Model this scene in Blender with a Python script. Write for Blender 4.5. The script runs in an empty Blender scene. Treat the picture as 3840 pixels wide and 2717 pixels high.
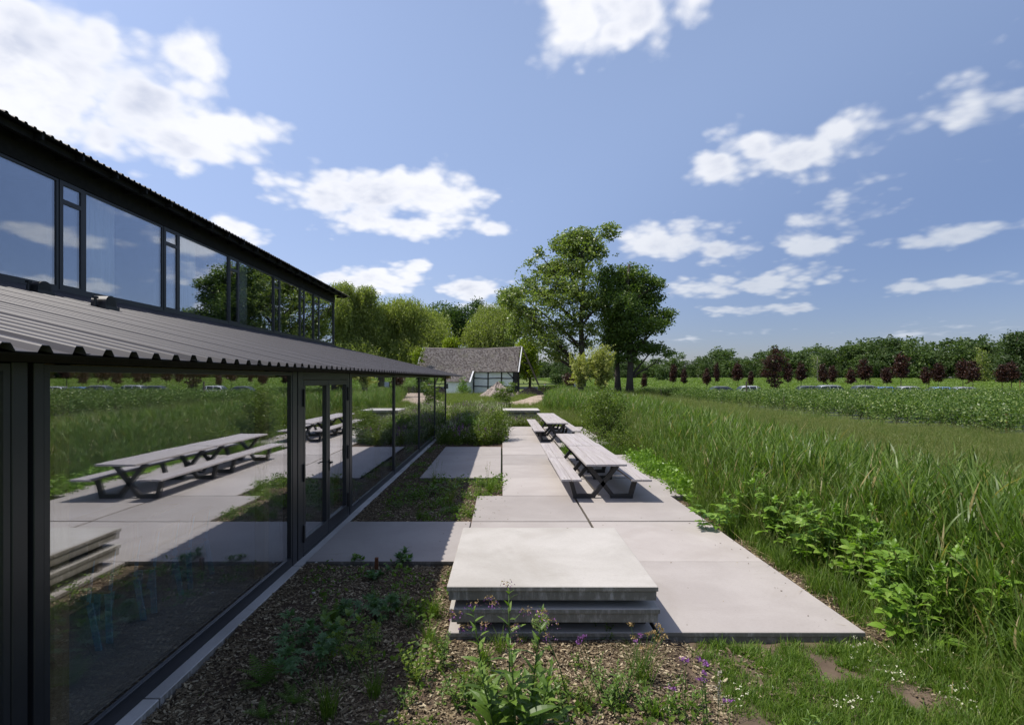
import bpy, bmesh, math, random
import numpy as np
from mathutils import Vector, Matrix, Euler

S = bpy.context.scene
COL = S.collection
R = math.radians
rng = np.random.default_rng(7)
rnd = random.Random(11)

# ------------------------------------------------------------------ camera
CAM_H = 2.435
cam_d = bpy.data.cameras.new("camera")
cam = bpy.data.objects.new("camera", cam_d)
COL.objects.link(cam)
cam.location = (0, 0, CAM_H)
cam.rotation_euler = (R(90), 0, 0)
cam_d.sensor_width = 36.0
cam_d.lens = 18.745
cam_d.shift_x = 0.00937
cam_d.shift_y = 0.0159
cam_d.clip_start = 0.05
cam_d.clip_end = 3000
S.camera = cam

# ------------------------------------------------------------------ exposure, render
S.view_settings.view_transform = 'Standard'
S.view_settings.look = 'None'
S.view_settings.gamma = 1.0
S.view_settings.exposure = 0.76
S.view_settings.use_curve_mapping = False
S.cycles.caustics_reflective = False
S.cycles.caustics_refractive = False
S.cycles.max_bounces = 6
S.cycles.diffuse_bounces = 3
S.cycles.glossy_bounces = 4
S.cycles.transmission_bounces = 4
S.cycles.transparent_max_bounces = 12
S.cycles.sample_clamp_indirect = 6.0

# ------------------------------------------------------------------ sun and sky
SHX, SHY = 0.545, 0.03                      # shadow run per metre of height, from the photograph
SUN_EL = math.atan(1 / math.hypot(SHX, SHY))
sun_d = bpy.data.lights.new("sun", 'SUN')
sun_d.energy = 3.35
sun_d.angle = R(0.53)
sun_d.color = (1.0, 0.94, 0.86)
sun = bpy.data.objects.new("sun", sun_d)
COL.objects.link(sun)
sun_dir = Vector((SHX, SHY, -1)).normalized()   # the way the light travels
sun.rotation_euler = sun_dir.to_track_quat('-Z', 'Y').to_euler()
sun.location = (-30, 0, 50)

W = bpy.data.worlds.new("World")
S.world = W
W.use_nodes = True
wt = W.node_tree
wt.nodes.clear()


def wn(kind, **kw):
    n = wt.nodes.new(kind)
    for k, v in kw.items():
        setattr(n, k, v)
    return n


def wmath(op, a, b=None, c=None, clamp=False):
    n = wn("ShaderNodeMath", operation=op, use_clamp=clamp)
    for i, v in enumerate((a, b, c)):
        if v is None:
            continue
        if isinstance(v, (int, float)):
            n.inputs[i].default_value = v
        else:
            wt.links.new(v, n.inputs[i])
    return n.outputs[0]


sky = wn("ShaderNodeTexSky", sky_type='NISHITA')
sky.sun_disc = False
sky.sun_elevation = SUN_EL
# sun_rotation turns clockwise from +Y; the sun stands over -X
sky.sun_rotation = math.atan2(-SHX, -SHY)
sky.altitude = 30
sky.air_density = 1.0
sky.dust_density = 0.6
sky.ozone_density = 2.6
tc = wn("ShaderNodeTexCoord")
D = tc.outputs["Generated"]


def sky_dir(x, y):
    """direction of a cloud, from its bearing and height in the photograph"""
    return Vector(((x - 1126) / 1195.0, 1.0, (848.5 - y) / 1195.0))


def cloud_blob(c, w, h, a):
    """a cloud lobe round the direction c; w, h are half sizes as angles"""
    c = c.normalized()
    e1 = c.cross(Vector((0, 0, 1))).normalized()
    e2 = e1.cross(c).normalized()
    m = Matrix((e1, e2, c)).transposed()
    n = wn("ShaderNodeMapping", vector_type='TEXTURE')
    n.inputs["Location"].default_value = c
    n.inputs["Rotation"].default_value = m.to_euler()
    n.inputs["Scale"].default_value = (w, h, max(w, h) * 1.2)
    wt.links.new(D, n.inputs["Vector"])
    ln = wn("ShaderNodeVectorMath", operation='LENGTH')
    wt.links.new(n.outputs[0], ln.inputs[0])
    return wmath('MULTIPLY_ADD', ln.outputs["Value"], -a, a)


# (x, y, half width, half height, strength): lobes seen in the photograph
LOBES = [
    (40, 130, 210, 150, 1.0), (150, 190, 190, 130, 1.0), (300, 250, 190, 100, 1.0), (410, 310, 130, 60, .95),
    (20, 290, 190, 90, 1.0), (230, 90, 60, 50, .6), (450, 135, 80, 36, .62),
    (850, 450, 210, 56, .9), (750, 430, 110, 40, .85), (980, 450, 130, 62, .95), (1090, 515, 90, 18, .7),
    (895, 390, 28, 26, .55), (605, 444, 36, 14, .55), (880, 500, 200, 26, .8),
    (1290, 25, 110, 60, .75), (1370, 80, 70, 32, .6), (1450, 25, 110, 40, .75), (1360, 5, 100, 30, .7),
    (535, 512, 66, 34, .85), (830, 628, 150, 30, .85), (920, 612, 60, 26, .85), (1060, 648, 100, 30, .8),
    (720, 640, 60, 20, .6),
    (1500, 545, 130, 42, .85), (1620, 562, 84, 32, .8),
    (1790, 345, 160, 52, .72), (1600, 372, 74, 28, .7), (1910, 345, 100, 36, .55), (1700, 330, 90, 35, .6),
    (1825, 552, 88, 30, .85), (1890, 500, 100, 28, .25), (1940, 455, 80, 40, .22),
    (1670, 640, 190, 30, .60), (1640, 695, 100, 16, .55), (1780, 693, 48, 13, .7),
    (2130, 528, 140, 24, .7), (2210, 505, 70, 16, .6), (2165, 215, 80, 60, .26), (2090, 250, 40, 22, .28),
    (2035, 643, 54, 17, .7), (2180, 633, 84, 17, .6), (1545, 757, 40, 11, .6), (2000, 390, 110, 16, .24),
    (2050, 745, 110, 14, .22), (1680, 745, 60, 9, .3), (1080, 690, 90, 24, .6),
]
field = None
for (x, y, w, h, a) in LOBES:
    k = 1.0 / sky_dir(x, y).length
    b = cloud_blob(sky_dir(x, y), w / 1195 * k * 1.12, h / 1195 * k * 1.18, a)
    field = b if field is None else wmath('SMOOTH_MAX', field, b, 0.12)
# the same kind of fair-weather cloud all the way round the sky
for i in range(22):
    az = R(50 + 285 * (i + rnd.uniform(.1, .9)) / 22)
    el = R(rnd.choice((6, 9, 13, 18, 26, 36, 48)) * rnd.uniform(.85, 1.15))
    c = Vector((math.sin(az) * math.cos(el), math.cos(az) * math.cos(el), math.sin(el)))
    w = rnd.uniform(.10, .2) * (.55 + el)
    field = wmath('SMOOTH_MAX', field, cloud_blob(c, w, w * rnd.uniform(.25, .4), rnd.uniform(.6, .95)), 0.12)

sep = wn("ShaderNodeSeparateXYZ")
wt.links.new(D, sep.inputs[0])
up = wmath('POWER', wmath('ADD', wmath('MAXIMUM', sep.outputs[2], 0.0), 0.10), 0.55)


def cloud_noise(dz, dx, scale, detail, rough, dist):
    comb = wn("ShaderNodeCombineXYZ")
    wt.links.new(wmath('DIVIDE', wmath('ADD', sep.outputs[0], dx), up), comb.inputs[0])
    wt.links.new(wmath('DIVIDE', sep.outputs[1], up), comb.inputs[1])
    wt.links.new(wmath('MULTIPLY', wmath('DIVIDE', wmath('ADD', sep.outputs[2], dz), up), 1.7), comb.inputs[2])
    n = wn("ShaderNodeTexNoise")
    n.inputs["Scale"].default_value = scale
    n.inputs["Detail"].default_value = detail
    n.inputs["Roughness"].default_value = rough
    n.inputs["Distortion"].default_value = dist
    wt.links.new(comb.outputs[0], n.inputs["Vector"])
    return n.outputs[0]


def mrange(v, a, b, lo=0.0, hi=1.0):
    m = wn("ShaderNodeMapRange", interpolation_type='SMOOTHSTEP')
    wt.links.new(v, m.inputs["Value"])
    for k, q in zip(("From Min", "From Max", "To Min", "To Max"), (a, b, lo, hi)):
        m.inputs[k].default_value = q
    return m.outputs[0]


n1 = cloud_noise(0, 0, 4.4, 9, .56, .30)
n1s = cloud_noise(.045, -.03, 4.6, 5, .60, .35)       # the same noise a little nearer to the sun
n2 = cloud_noise(0, 0, 2.3, 4, .5, 0)
bw = wn("ShaderNodeTexVoronoi", feature='SMOOTH_F1')
bw.inputs["Scale"].default_value = 9.5
bw.inputs["Detail"].default_value = 2.0
bw.inputs["Roughness"].default_value = 0.55
bw.inputs["Smoothness"].default_value = 0.35
wt.links.new(n1.node.inputs["Vector"].links[0].from_socket, bw.inputs["Vector"])
f1 = wmath('MAXIMUM', field, -0.7)
body = wmath('ADD', f1, wmath('MULTIPLY', wmath('SUBTRACT', n1, 0.50), 1.25))
body = wmath('ADD', body, wmath('MULTIPLY', wmath('SUBTRACT', 0.84, bw.outputs['Distance']), 0.62))
dens = mrange(body, 0.0, 0.50)
relief = wmath('ADD', wmath('MULTIPLY', wmath('SUBTRACT', n1s, n1), 2.6), wmath('MULTIPLY', wmath('SUBTRACT', n2, .52), 1.1))
grey = wmath('MULTIPLY', mrange(wmath('ADD', relief, wmath('MULTIPLY', body, .36)), -.12, .95), mrange(body, .22, .9))
ccol = wn("ShaderNodeMix", data_type='RGBA')
ccol.inputs[6].default_value = (4.0, 4.03, 4.2, 1)
ccol.inputs[7].default_value = (2.55, 2.72, 3.25, 1)
wt.links.new(grey, ccol.inputs[0])
tint = wn("ShaderNodeMix", data_type='RGBA', blend_type='MULTIPLY')
tint.inputs[0].default_value = 1.0
tint.inputs[7].default_value = (1.09, .945, .87, 1)
wt.links.new(sky.outputs[0], tint.inputs[6])
low = wn("ShaderNodeMix", data_type='RGBA')
wt.links.new(mrange(wmath('MAXIMUM', sep.outputs[2], 0.0), 0.0, 0.62), low.inputs[0])
low.inputs[6].default_value = (.50, .51, .62, 1)
low.inputs[7].default_value = (1.0, .95, .92, 1)
graded = wn("ShaderNodeMix", data_type='RGBA', blend_type='MULTIPLY')
graded.inputs[0].default_value = 1.0
wt.links.new(tint.outputs[2], graded.inputs[6])
wt.links.new(low.outputs[2], graded.inputs[7])
# the sky is deepest a right angle away from the sun
sd = wn("ShaderNodeVectorMath", operation='DOT_PRODUCT')
wt.links.new(D, sd.inputs[0])
sd.inputs[1].default_value = -sun_dir
deep = wn("ShaderNodeMix", data_type='RGBA')
wt.links.new(mrange(sd.outputs["Value"], -.22, .26), deep.inputs[0])
deep.inputs[6].default_value = (.54, .60, .68, 1)
deep.inputs[7].default_value = (1, 1, 1, 1)
graded2 = wn("ShaderNodeMix", data_type='RGBA', blend_type='MULTIPLY')
graded2.inputs[0].default_value = 1.0
wt.links.new(graded.outputs[2], graded2.inputs[6])
wt.links.new(deep.outputs[2], graded2.inputs[7])
skymix = wn("ShaderNodeMix", data_type='RGBA')
wt.links.new(wmath('MULTIPLY', dens, 0.93), skymix.inputs[0])
wt.links.new(graded2.outputs[2], skymix.inputs[6])
cdeep = wn("ShaderNodeMix", data_type='RGBA', blend_type='MULTIPLY')
cdeep.inputs[0].default_value = .85
wt.links.new(ccol.outputs[2], cdeep.inputs[6])
wt.links.new(deep.outputs[2], cdeep.inputs[7])
wt.links.new(cdeep.outputs[2], skymix.inputs[7])
bg = wn("ShaderNodeBackground")
bg.inputs["Strength"].default_value = 0.15
wt.links.new(skymix.outputs[2], bg.inputs["Color"])
wo = wn("ShaderNodeOutputWorld")
wt.links.new(bg.outputs[0], wo.inputs["Surface"])
W.cycles.sampling_method = 'MANUAL'
W.cycles.sample_map_resolution = 1024


# ------------------------------------------------------------------ helpers
def at(x, y, z):
    """point of height z on the line of sight through (x, y) of the photograph"""
    t = (CAM_H - z) / (y - 848.5)
    return Vector(((x - 1126) * t, 1195 * t, z))


def far(x, y, Y):
    """point at distance Y on the line of sight"""
    return Vector(((x - 1126) * Y / 1195, Y, CAM_H + (848.5 - y) * Y / 1195))


def setp(o, label=None, cat=None, group=None, kind=None):
    if label:
        o["label"] = label
    if cat:
        o["category"] = cat
    if group:
        o["group"] = group
    if kind:
        o["kind"] = kind
    return o


def empty(name, loc, rz=0.0, label=None, cat=None, group=None, kind=None):
    o = bpy.data.objects.new(name, None)
    o.empty_display_size = 0.2
    COL.objects.link(o)
    o.location = loc
    o.rotation_euler = (0, 0, rz)
    return setp(o, label, cat, group, kind)


class MB:
    """collects the faces of ONE part"""

    def __init__(self):
        self.v, self.f, self.m = [], [], []

    def add(self, verts, faces, mi=0):
        n = len(self.v)
        self.v += [tuple(p) for p in verts]
        self.f += [tuple(i + n for i in q) for q in faces]
        self.m += [mi] * len(faces)
        return self

    def box(self, x0, y0, z0, x1, y1, z1, mi=0):
        x0, x1 = min(x0, x1), max(x0, x1)
        y0, y1 = min(y0, y1), max(y0, y1)
        z0, z1 = min(z0, z1), max(z0, z1)
        v = [(x0, y0, z0), (x1, y0, z0), (x1, y1, z0), (x0, y1, z0), (x0, y0, z1), (x1, y0, z1), (x1, y1, z1), (x0, y1, z1)]
        return self.add(v, [(3, 2, 1, 0), (4, 5, 6, 7), (0, 1, 5, 4), (1, 2, 6, 5), (2, 3, 7, 6), (3, 0, 4, 7)], mi)

    def bar(self, a, b, w, h, up=(0, 0, 1), mi=0):
        """square bar from a to b"""
        a, b = Vector(a), Vector(b)
        d = (b - a).normalized()
        s = d.cross(Vector(up))
        if s.length < 1e-4:
            s = d.cross(Vector((0, 1, 0)))
        s = s.normalized() * w / 2
        u = s.cross(d).normalized() * h / 2
        v = [a - s - u, a + s - u, a + s + u, a - s + u, b - s - u, b + s - u, b + s + u, b - s + u]
        return self.add(v, [(0, 1, 2, 3), (7, 6, 5, 4), (4, 5, 1, 0), (5, 6, 2, 1), (6, 7, 3, 2), (7, 4, 0, 3)], mi)

    def tube(self, pts, radii, n=7, cap=True, mi=0):
        pts = [Vector(p) for p in pts]
        rings, ref = [], Vector((0.31, 0.87, 0.38)).normalized()
        for i, p in enumerate(pts):
            d = (pts[min(i + 1, len(pts) - 1)] - pts[max(i - 1, 0)]).normalized()
            s = d.cross(ref)
            if s.length < 0.05:
                s = d.cross(Vector((1, 0, 0)))
            s.normalize()
            t = d.cross(s)
            r = radii[i] if hasattr(radii, '__len__') else radii
            rings.append([p + (s * math.cos(2 * math.pi * k / n) + t * math.sin(2 * math.pi * k / n)) * r for k in range(n)])
        v = [q for ring in rings for q in ring]
        f = []
        for i in range(len(pts) - 1):
            for k in range(n):
                a, b = i * n + k, i * n + (k + 1) % n
                f.append((a, b, b + n, a + n))
        if cap:
            f.append(tuple(reversed(range(n))))
            f.append(tuple((len(pts) - 1) * n + k for k in range(n)))
        return self.add(v, f, mi)

    def extrude(self, prof, a, b, fn, mi=0):
        """closed outline prof (2-D) swept between a and b; fn(p, t) gives the 3-D point"""
        n = len(prof)
        v = [fn(p, a) for p in prof] + [fn(p, b) for p in prof]
        f = [(i, (i + 1) % n, n + (i + 1) % n, n + i) for i in range(n)]
        f += [tuple(reversed(range(n))), tuple(range(n, 2 * n))]
        return self.add(v, f, mi)

    def build(self, name, mats, parent=None, smooth=False, bevel=0.0, loc=None, mesh_only=False):
        me = bpy.data.meshes.new(name)
        me.from_pydata(self.v, [], self.f)
        for m in (mats if isinstance(mats, (list, tuple)) else [mats]):
            me.materials.append(m)
        if any(self.m):
            me.polygons.foreach_set("material_index", self.m)
        bm = bmesh.new()
        bm.from_mesh(me)
        bmesh.ops.recalc_face_normals(bm, faces=bm.faces)
        if bevel > 0:
            ed = [e for e in bm.edges if len(e.link_faces) == 2 and e.calc_face_angle(0) > 0.5]
            bmesh.ops.bevel(bm, geom=ed, offset=bevel, segments=1, affect='EDGES', clamp_overlap=True)
        if smooth:
            for f in bm.faces:
                f.smooth = True
        bm.to_mesh(me)
        bm.free()
        return me if mesh_only else link(name, me, parent, loc)


def link(name, me, parent=None, loc=None):
    o = bpy.data.objects.new(name, me)
    COL.objects.link(o)
    if parent is not None:
        o.parent = parent
    if loc is not None:
        o.location = loc
    return o


def mesh_np(name, V, Q, mats, midx=None, smooth=False):
    """fast mesh from arrays; every face has the same number of corners"""
    V = np.asarray(V, dtype=np.float32).reshape(-1, 3)
    Q = np.asarray(Q, dtype=np.int32)
    k = Q.shape[1]
    me = bpy.data.meshes.new(name)
    me.vertices.add(len(V))
    me.vertices.foreach_set("co", V.ravel())
    me.loops.add(Q.size)
    me.loops.foreach_set("vertex_index", Q.ravel())
    me.polygons.add(len(Q))
    me.polygons.foreach_set("loop_start", np.arange(0, Q.size, k, dtype=np.int32))
    for m in (mats if isinstance(mats, (list, tuple)) else [mats]):
        me.materials.append(m)
    if midx is not None:
        me.polygons.foreach_set("material_index", np.asarray(midx, dtype=np.int32))
    if smooth:
        me.polygons.foreach_set("use_smooth", np.ones(len(Q), dtype=bool))
    me.update(calc_edges=True)
    return me


def ribbons(base, az, th0, dth, L, Wd, seg=4, tip=0.06, belly=0.35):
    """N bending blades; returns vertices and quads"""
    base = np.asarray(base, float)
    N = len(base)
    az, th0, dth, L, Wd = [np.broadcast_to(np.asarray(q, float), (N,)) for q in (az, th0, dth, L, Wd)]
    h = np.stack([np.cos(az), np.sin(az), np.zeros(N)], 1)
    tw = rng.uniform(-.7, .7, N)
    side = np.stack([-np.sin(az + tw), np.cos(az + tw), np.zeros(N)], 1)
    p = base.copy()
    V = np.zeros((N, seg + 1, 2, 3))
    for i in range(seg + 1):
        t = i / seg
        w = Wd * (tip + (1 - tip) * (np.sin(np.pi * min(1, (t * (1 - belly) + belly))) if t > 0 else .6)) * .5
        if i == seg:
            w = Wd * tip * .5
        V[:, i, 0] = p - side * w[:, None]
        V[:, i, 1] = p + side * w[:, None]
        th = th0 + dth * (t + .5 / seg)
        p = p + (h * np.sin(th)[:, None] + np.array([0, 0, 1]) * np.cos(th)[:, None]) * (L / seg)[:, None]
    V = V.reshape(N, (seg + 1) * 2, 3)
    q = np.array([[2 * i, 2 * i + 1, 2 * i + 3, 2 * i + 2] for i in range(seg)])
    Q = (q[None] + (np.arange(N) * (seg + 1) * 2)[:, None, None]).reshape(-1, 4)
    return V.reshape(-1, 3), Q


def leaf_quads(C, size, aspect=.6, flat=.35, hang=0.0):
    """diamond leaves round the points C"""
    N = len(C)
    d = rng.normal(size=(N, 3))
    d[:, 2] *= (1 - flat)
    d[:, 2] -= hang
    d /= np.linalg.norm(d, axis=1)[:, None] + 1e-9
    r = rng.normal(size=(N, 3))
    r[:, 2] *= .6
    s = np.cross(d, r)
    s /= np.linalg.norm(s, axis=1)[:, None] + 1e-9
    L = size * rng.uniform(.65, 1.35, N)[:, None]
    w = L * aspect * .5
    V = np.stack([C - d * L * .5, C + s * w - d * L * .05, C + d * L * .5, C - s * w - d * L * .05], 1)
    return V.reshape(-1, 3), np.arange(N * 4).reshape(-1, 4)


def join_np(parts):
    V, Q, M, n = [], [], [], 0
    for it in parts:
        v, q = it[0], it[1]
        V.append(v)
        Q.append(q + n)
        M.append(np.full(len(q), it[2] if len(it) > 2 else 0))
        n += len(v)
    return np.concatenate(V), np.concatenate(Q), np.concatenate(M)


def scatter(name, meshes, pts, rot, scl, idx, label, cat, kind="stuff"):
    """uncountable growth: one object, its pieces set out on points"""
    pc = bpy.data.collections.new(name + "_kinds")
    for i, me in enumerate(meshes):
        pc.objects.link(bpy.data.objects.new("%s_piece_%02d" % (name, i), me))
    pts = np.asarray(pts, np.float32)
    N = len(pts)
    me = bpy.data.meshes.new(name)
    me.vertices.add(N)
    me.vertices.foreach_set("co", pts.ravel())
    a = me.attributes.new("rot", 'FLOAT_VECTOR', 'POINT')
    a.data.foreach_set("vector", np.asarray(rot, np.float32).ravel())
    scl = np.asarray(scl, np.float32)
    if scl.ndim == 1:
        scl = np.repeat(scl[:, None], 3, 1)
    a = me.attributes.new("scl", 'FLOAT_VECTOR', 'POINT')
    a.data.foreach_set("vector", scl.ravel())
    a = me.attributes.new("idx", 'INT', 'POINT')
    a.data.foreach_set("value", np.asarray(idx, np.int32))
    o = link(name, me)
    ng = bpy.data.node_groups.new(name, 'GeometryNodeTree')
    ng.interface.new_socket("Geometry", in_out='INPUT', socket_type='NodeSocketGeometry')
    ng.interface.new_socket("Geometry", in_out='OUTPUT', socket_type='NodeSocketGeometry')
    gi, go = ng.nodes.new("NodeGroupInput"), ng.nodes.new("NodeGroupOutput")
    ci = ng.nodes.new("GeometryNodeCollectionInfo")
    ci.inputs["Collection"].default_value = pc
    ci.inputs["Separate Children"].default_value = True
    ci.inputs["Reset Children"].default_value = True
    ip = ng.nodes.new("GeometryNodeInstanceOnPoints")
    ip.inputs["Pick Instance"].default_value = True

    def named(n, t):
        q = ng.nodes.new("GeometryNodeInputNamedAttribute")
        q.data_type = t
        q.inputs["Name"].default_value = n
        return q.outputs["Attribute"]
    ng.links.new(gi.outputs[0], ip.inputs["Points"])
    ng.links.new(ci.outputs[0], ip.inputs["Instance"])
    ng.links.new(named("idx", 'INT'), ip.inputs["Instance Index"])
    ng.links.new(named("rot", 'FLOAT_VECTOR'), ip.inputs["Rotation"])
    ng.links.new(named("scl", 'FLOAT_VECTOR'), ip.inputs["Scale"])
    ng.links.new(ip.outputs[0], go.inputs[0])
    md = o.modifiers.new("pieces", 'NODES')
    md.node_group = ng
    return setp(o, label, cat, kind=kind)


def rots(N, tilt=.08):
    r = np.zeros((N, 3))
    r[:, 0] = rng.normal(0, tilt, N)
    r[:, 1] = rng.normal(0, tilt, N)
    r[:, 2] = rng.uniform(0, 6.283, N)
    return r


def vnoise(x, y, seed=0):
    """smooth value noise for clumping"""
    xi, yi = np.floor(x).astype(int), np.floor(y).astype(int)
    fx, fy = x - xi, y - yi
    fx, fy = fx * fx * (3 - 2 * fx), fy * fy * (3 - 2 * fy)

    def hsh(a, b):
        n = np.sin(a * 127.1 + b * 311.7 + seed * 74.7) * 43758.5453
        return n - np.floor(n)
    return (hsh(xi, yi) * (1 - fx) + hsh(xi + 1, yi) * fx) * (1 - fy) + (hsh(xi, yi + 1) * (1 - fx) + hsh(xi + 1, yi + 1) * fx) * fy


# ------------------------------------------------------------------ materials
class NT:
    def __init__(self, name):
        self.m = bpy.data.materials.new(name)
        self.m.use_nodes = True
        self.t = self.m.node_tree
        self.t.nodes.clear()
        self.out = self.n("ShaderNodeOutputMaterial")

    def n(self, k, **kw):
        q = self.t.nodes.new(k)
        for a, b in kw.items():
            setattr(q, a, b)
        return q

    def l(self, a, b):
        self.t.links.new(a, b)

    def val(self, sock, v):
        if isinstance(v, (int, float)):
            sock.default_value = v
        elif isinstance(v, (tuple, list)):
            sock.default_value = tuple(v) + ((1,) if len(v) == 3 and len(sock.default_value) == 4 else ())
        else:
            self.l(v, sock)

    def math(self, op, a, b=0.0, c=0.0, clamp=False):
        q = self.n("ShaderNodeMath", operation=op, use_clamp=clamp)
        for i, v in enumerate((a, b, c)):
            self.val(q.inputs[i], v)
        return q.outputs[0]

    def mix(self, f, a, b, mode='MIX'):
        q = self.n("ShaderNodeMix", data_type='RGBA', blend_type=mode)
        self.val(q.inputs[0], f)
        self.val(q.inputs[6], a)
        self.val(q.inputs[7], b)
        return q.outputs[2]

    def coords(self, scale=(1, 1, 1), jitter=True):
        tcn = self.n("ShaderNodeTexCoord")
        mp = self.n("ShaderNodeMapping")
        mp.inputs["Scale"].default_value = scale
        self.l(tcn.outputs["Object"], mp.inputs["Vector"])
        if jitter:
            oi = self.n("ShaderNodeObjectInfo")
            c = self.n("ShaderNodeCombineXYZ")
            for i, k in enumerate((91.0, 47.0, 63.0)):
                self.l(self.math('MULTIPLY', oi.outputs["Random"], k), c.inputs[i])
            self.l(c.outputs[0], mp.inputs["Location"])
        return mp.outputs[0]

    def noise(self, vec, scale, detail=4, rough=.55, dist=0.0):
        q = self.n("ShaderNodeTexNoise")
        q.inputs["Scale"].default_value = scale
        q.inputs["Detail"].default_value = detail
        q.inputs["Roughness"].default_value = rough
        q.inputs["Distortion"].default_value = dist
        self.l(vec, q.inputs["Vector"])
        return q.outputs[0]

    def step(self, v, a, b, lo=0.0, hi=1.0):
        q = self.n("ShaderNodeMapRange", interpolation_type='SMOOTHSTEP')
        self.l(v, q.inputs[0])
        for i, k in enumerate((a, b, lo, hi)):
            q.inputs[1 + i].default_value = k
        return q.outputs[0]

    def bsdf(self, col, rough=.6, spec=.4, metal=0.0, bump=None, bs=.3, bd=.02):
        p = self.n("ShaderNodeBsdfPrincipled")
        self.val(p.inputs["Base Color"], col)
        self.val(p.inputs["Roughness"], rough)
        p.inputs["Specular IOR Level"].default_value = spec
        p.inputs["Metallic"].default_value = metal
        if bump is not None:
            b = self.n("ShaderNodeBump")
            b.inputs["Strength"].default_value = bs
            b.inputs["Distance"].default_value = bd
            self.l(bump, b.inputs["Height"])
            self.l(b.outputs[0], p.inputs["Normal"])
        return p

    def done(self, sh):
        self.l(sh.outputs[0], self.out.inputs["Surface"])
        return self.m


def simple(name, c1, c2=None, scale=6.0, rough=.6, spec=.4, bump=.2, bd=.01, stretch=(1, 1, 1), metal=0.0):
    t = NT(name)
    v = t.coords(stretch)
    a = t.noise(v, scale, 6, .6)
    c = t.mix(t.step(a, .3, .7), c1, c2 or [k * .8 for k in c1])
    return t.done(t.bsdf(c, rough, spec, metal, a, bump, bd))


def leaf_mat(name, dark, mid, light, trans=.35, rough=.5, patch=.25, spec=.3, straw=0.0, vary=.35):
    t = NT(name)
    g = t.n("ShaderNodeNewGeometry")
    oi = t.n("ShaderNodeObjectInfo")
    r = t.math('FRACT', t.math('MULTIPLY_ADD', oi.outputs["Random"], 5.13, g.outputs["Random Per Island"]))
    c = t.mix(t.step(r, .0, .75), dark, mid)
    c = t.mix(t.step(r, .7, 1.0), c, light)
    if straw:
        c = t.mix(t.step(r, 1 - straw, 1 - straw + .02), c, (.34, .29, .16))
    pn = t.noise(t.coords((1, 1, 1), False), patch, 3, .6)
    v = t.math('ADD', t.math('MULTIPLY', pn, .9 - vary), t.math('MULTIPLY', oi.outputs["Random"], vary))
    c = t.mix(1.0, c, t.mix(v, (.64, .66, .58), (1.28, 1.22, .92)), 'MULTIPLY')
    p = t.bsdf(c, rough, spec)
    tr = t.n("ShaderNodeBsdfTranslucent")
    t.l(t.mix(1.0, c, (1.22, 1.38, .50), 'MULTIPLY'), tr.inputs[0])
    m = t.n("ShaderNodeMixShader")
    m.inputs[0].default_value = trans
    t.l(p.outputs[0], m.inputs[1])
    t.l(tr.outputs[0], m.inputs[2])
    return t.done(m)


def concrete(name, base, light, stain=.5, pits=True):
    t = NT(name)
    v = t.coords()
    oi = t.n("ShaderNodeObjectInfo")
    big = t.noise(v, 1.1, 5, .6, .4)
    fine = t.noise(v, 55, 4, .7)
    c = t.mix(t.step(big, .3, .72), base, light)
    c = t.mix(t.math('MULTIPLY', t.step(fine, .35, .75), .22), c, [k * .72 for k in base])
    st = t.noise(t.coords((1.0, 4.5, 1.0)), 1.9, 7, .68, .8)
    c = t.mix(t.math('MULTIPLY', t.step(st, .60, .78), stain), c, [base[0] * .62, base[1] * .58, base[2] * .5])
    h = fine
    if pits:
        pv = t.n("ShaderNodeTexVoronoi")
        pv.inputs["Scale"].default_value = 16
        t.l(t.coords((1, 1.6, 1)), pv.inputs["Vector"])
        gate = t.math('MULTIPLY', t.step(pv.outputs["Distance"], .10, .03), t.step(t.noise(v, 3.0, 3), .52, .6))
        c = t.mix(t.math('MULTIPLY', gate, .75), c, [k * .3 for k in base])
    db = t.n("ShaderNodeTexVoronoi")
    db.inputs["Scale"].default_value = 2.6
    t.l(t.coords((1, 1.4, 1)), db.inputs["Vector"])
    c = t.mix(t.math('MULTIPLY', t.step(db.outputs["Distance"], .05, .03), t.step(t.noise(v, 1.7, 2), .46, .5)), c, (.10, .085, .06))
    wet = t.noise(v, .55, 6, .62, 1.2)
    c = t.mix(t.math('MULTIPLY', t.step(wet, .56, .66), .20), c, [base[0] * .78, base[1] * .75, base[2] * .70])
    # splashed dirt on the upright edges
    g = t.n("ShaderNodeNewGeometry")
    sp = t.n("ShaderNodeSeparateXYZ")
    t.l(g.outputs["Normal"], sp.inputs[0])
    side = t.step(sp.outputs[2], .75, .3)
    grime = t.step(t.noise(t.coords((7, 7, 2.2)), 2.4, 7, .7), .25, .55)
    c = t.mix(t.math('MULTIPLY', t.math('MULTIPLY', side, grime), .70), c, (.085, .075, .05))
    vv = t.math('MULTIPLY_ADD', oi.outputs["Random"], .20, .89)
    cc = t.n("ShaderNodeCombineColor")
    for i in range(3):
        t.l(vv, cc.inputs[i])
    c = t.mix(1.0, c, cc.outputs[0], 'MULTIPLY')
    return t.done(t.bsdf(c, .78, .3, 0, h, .18, .004))


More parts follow.
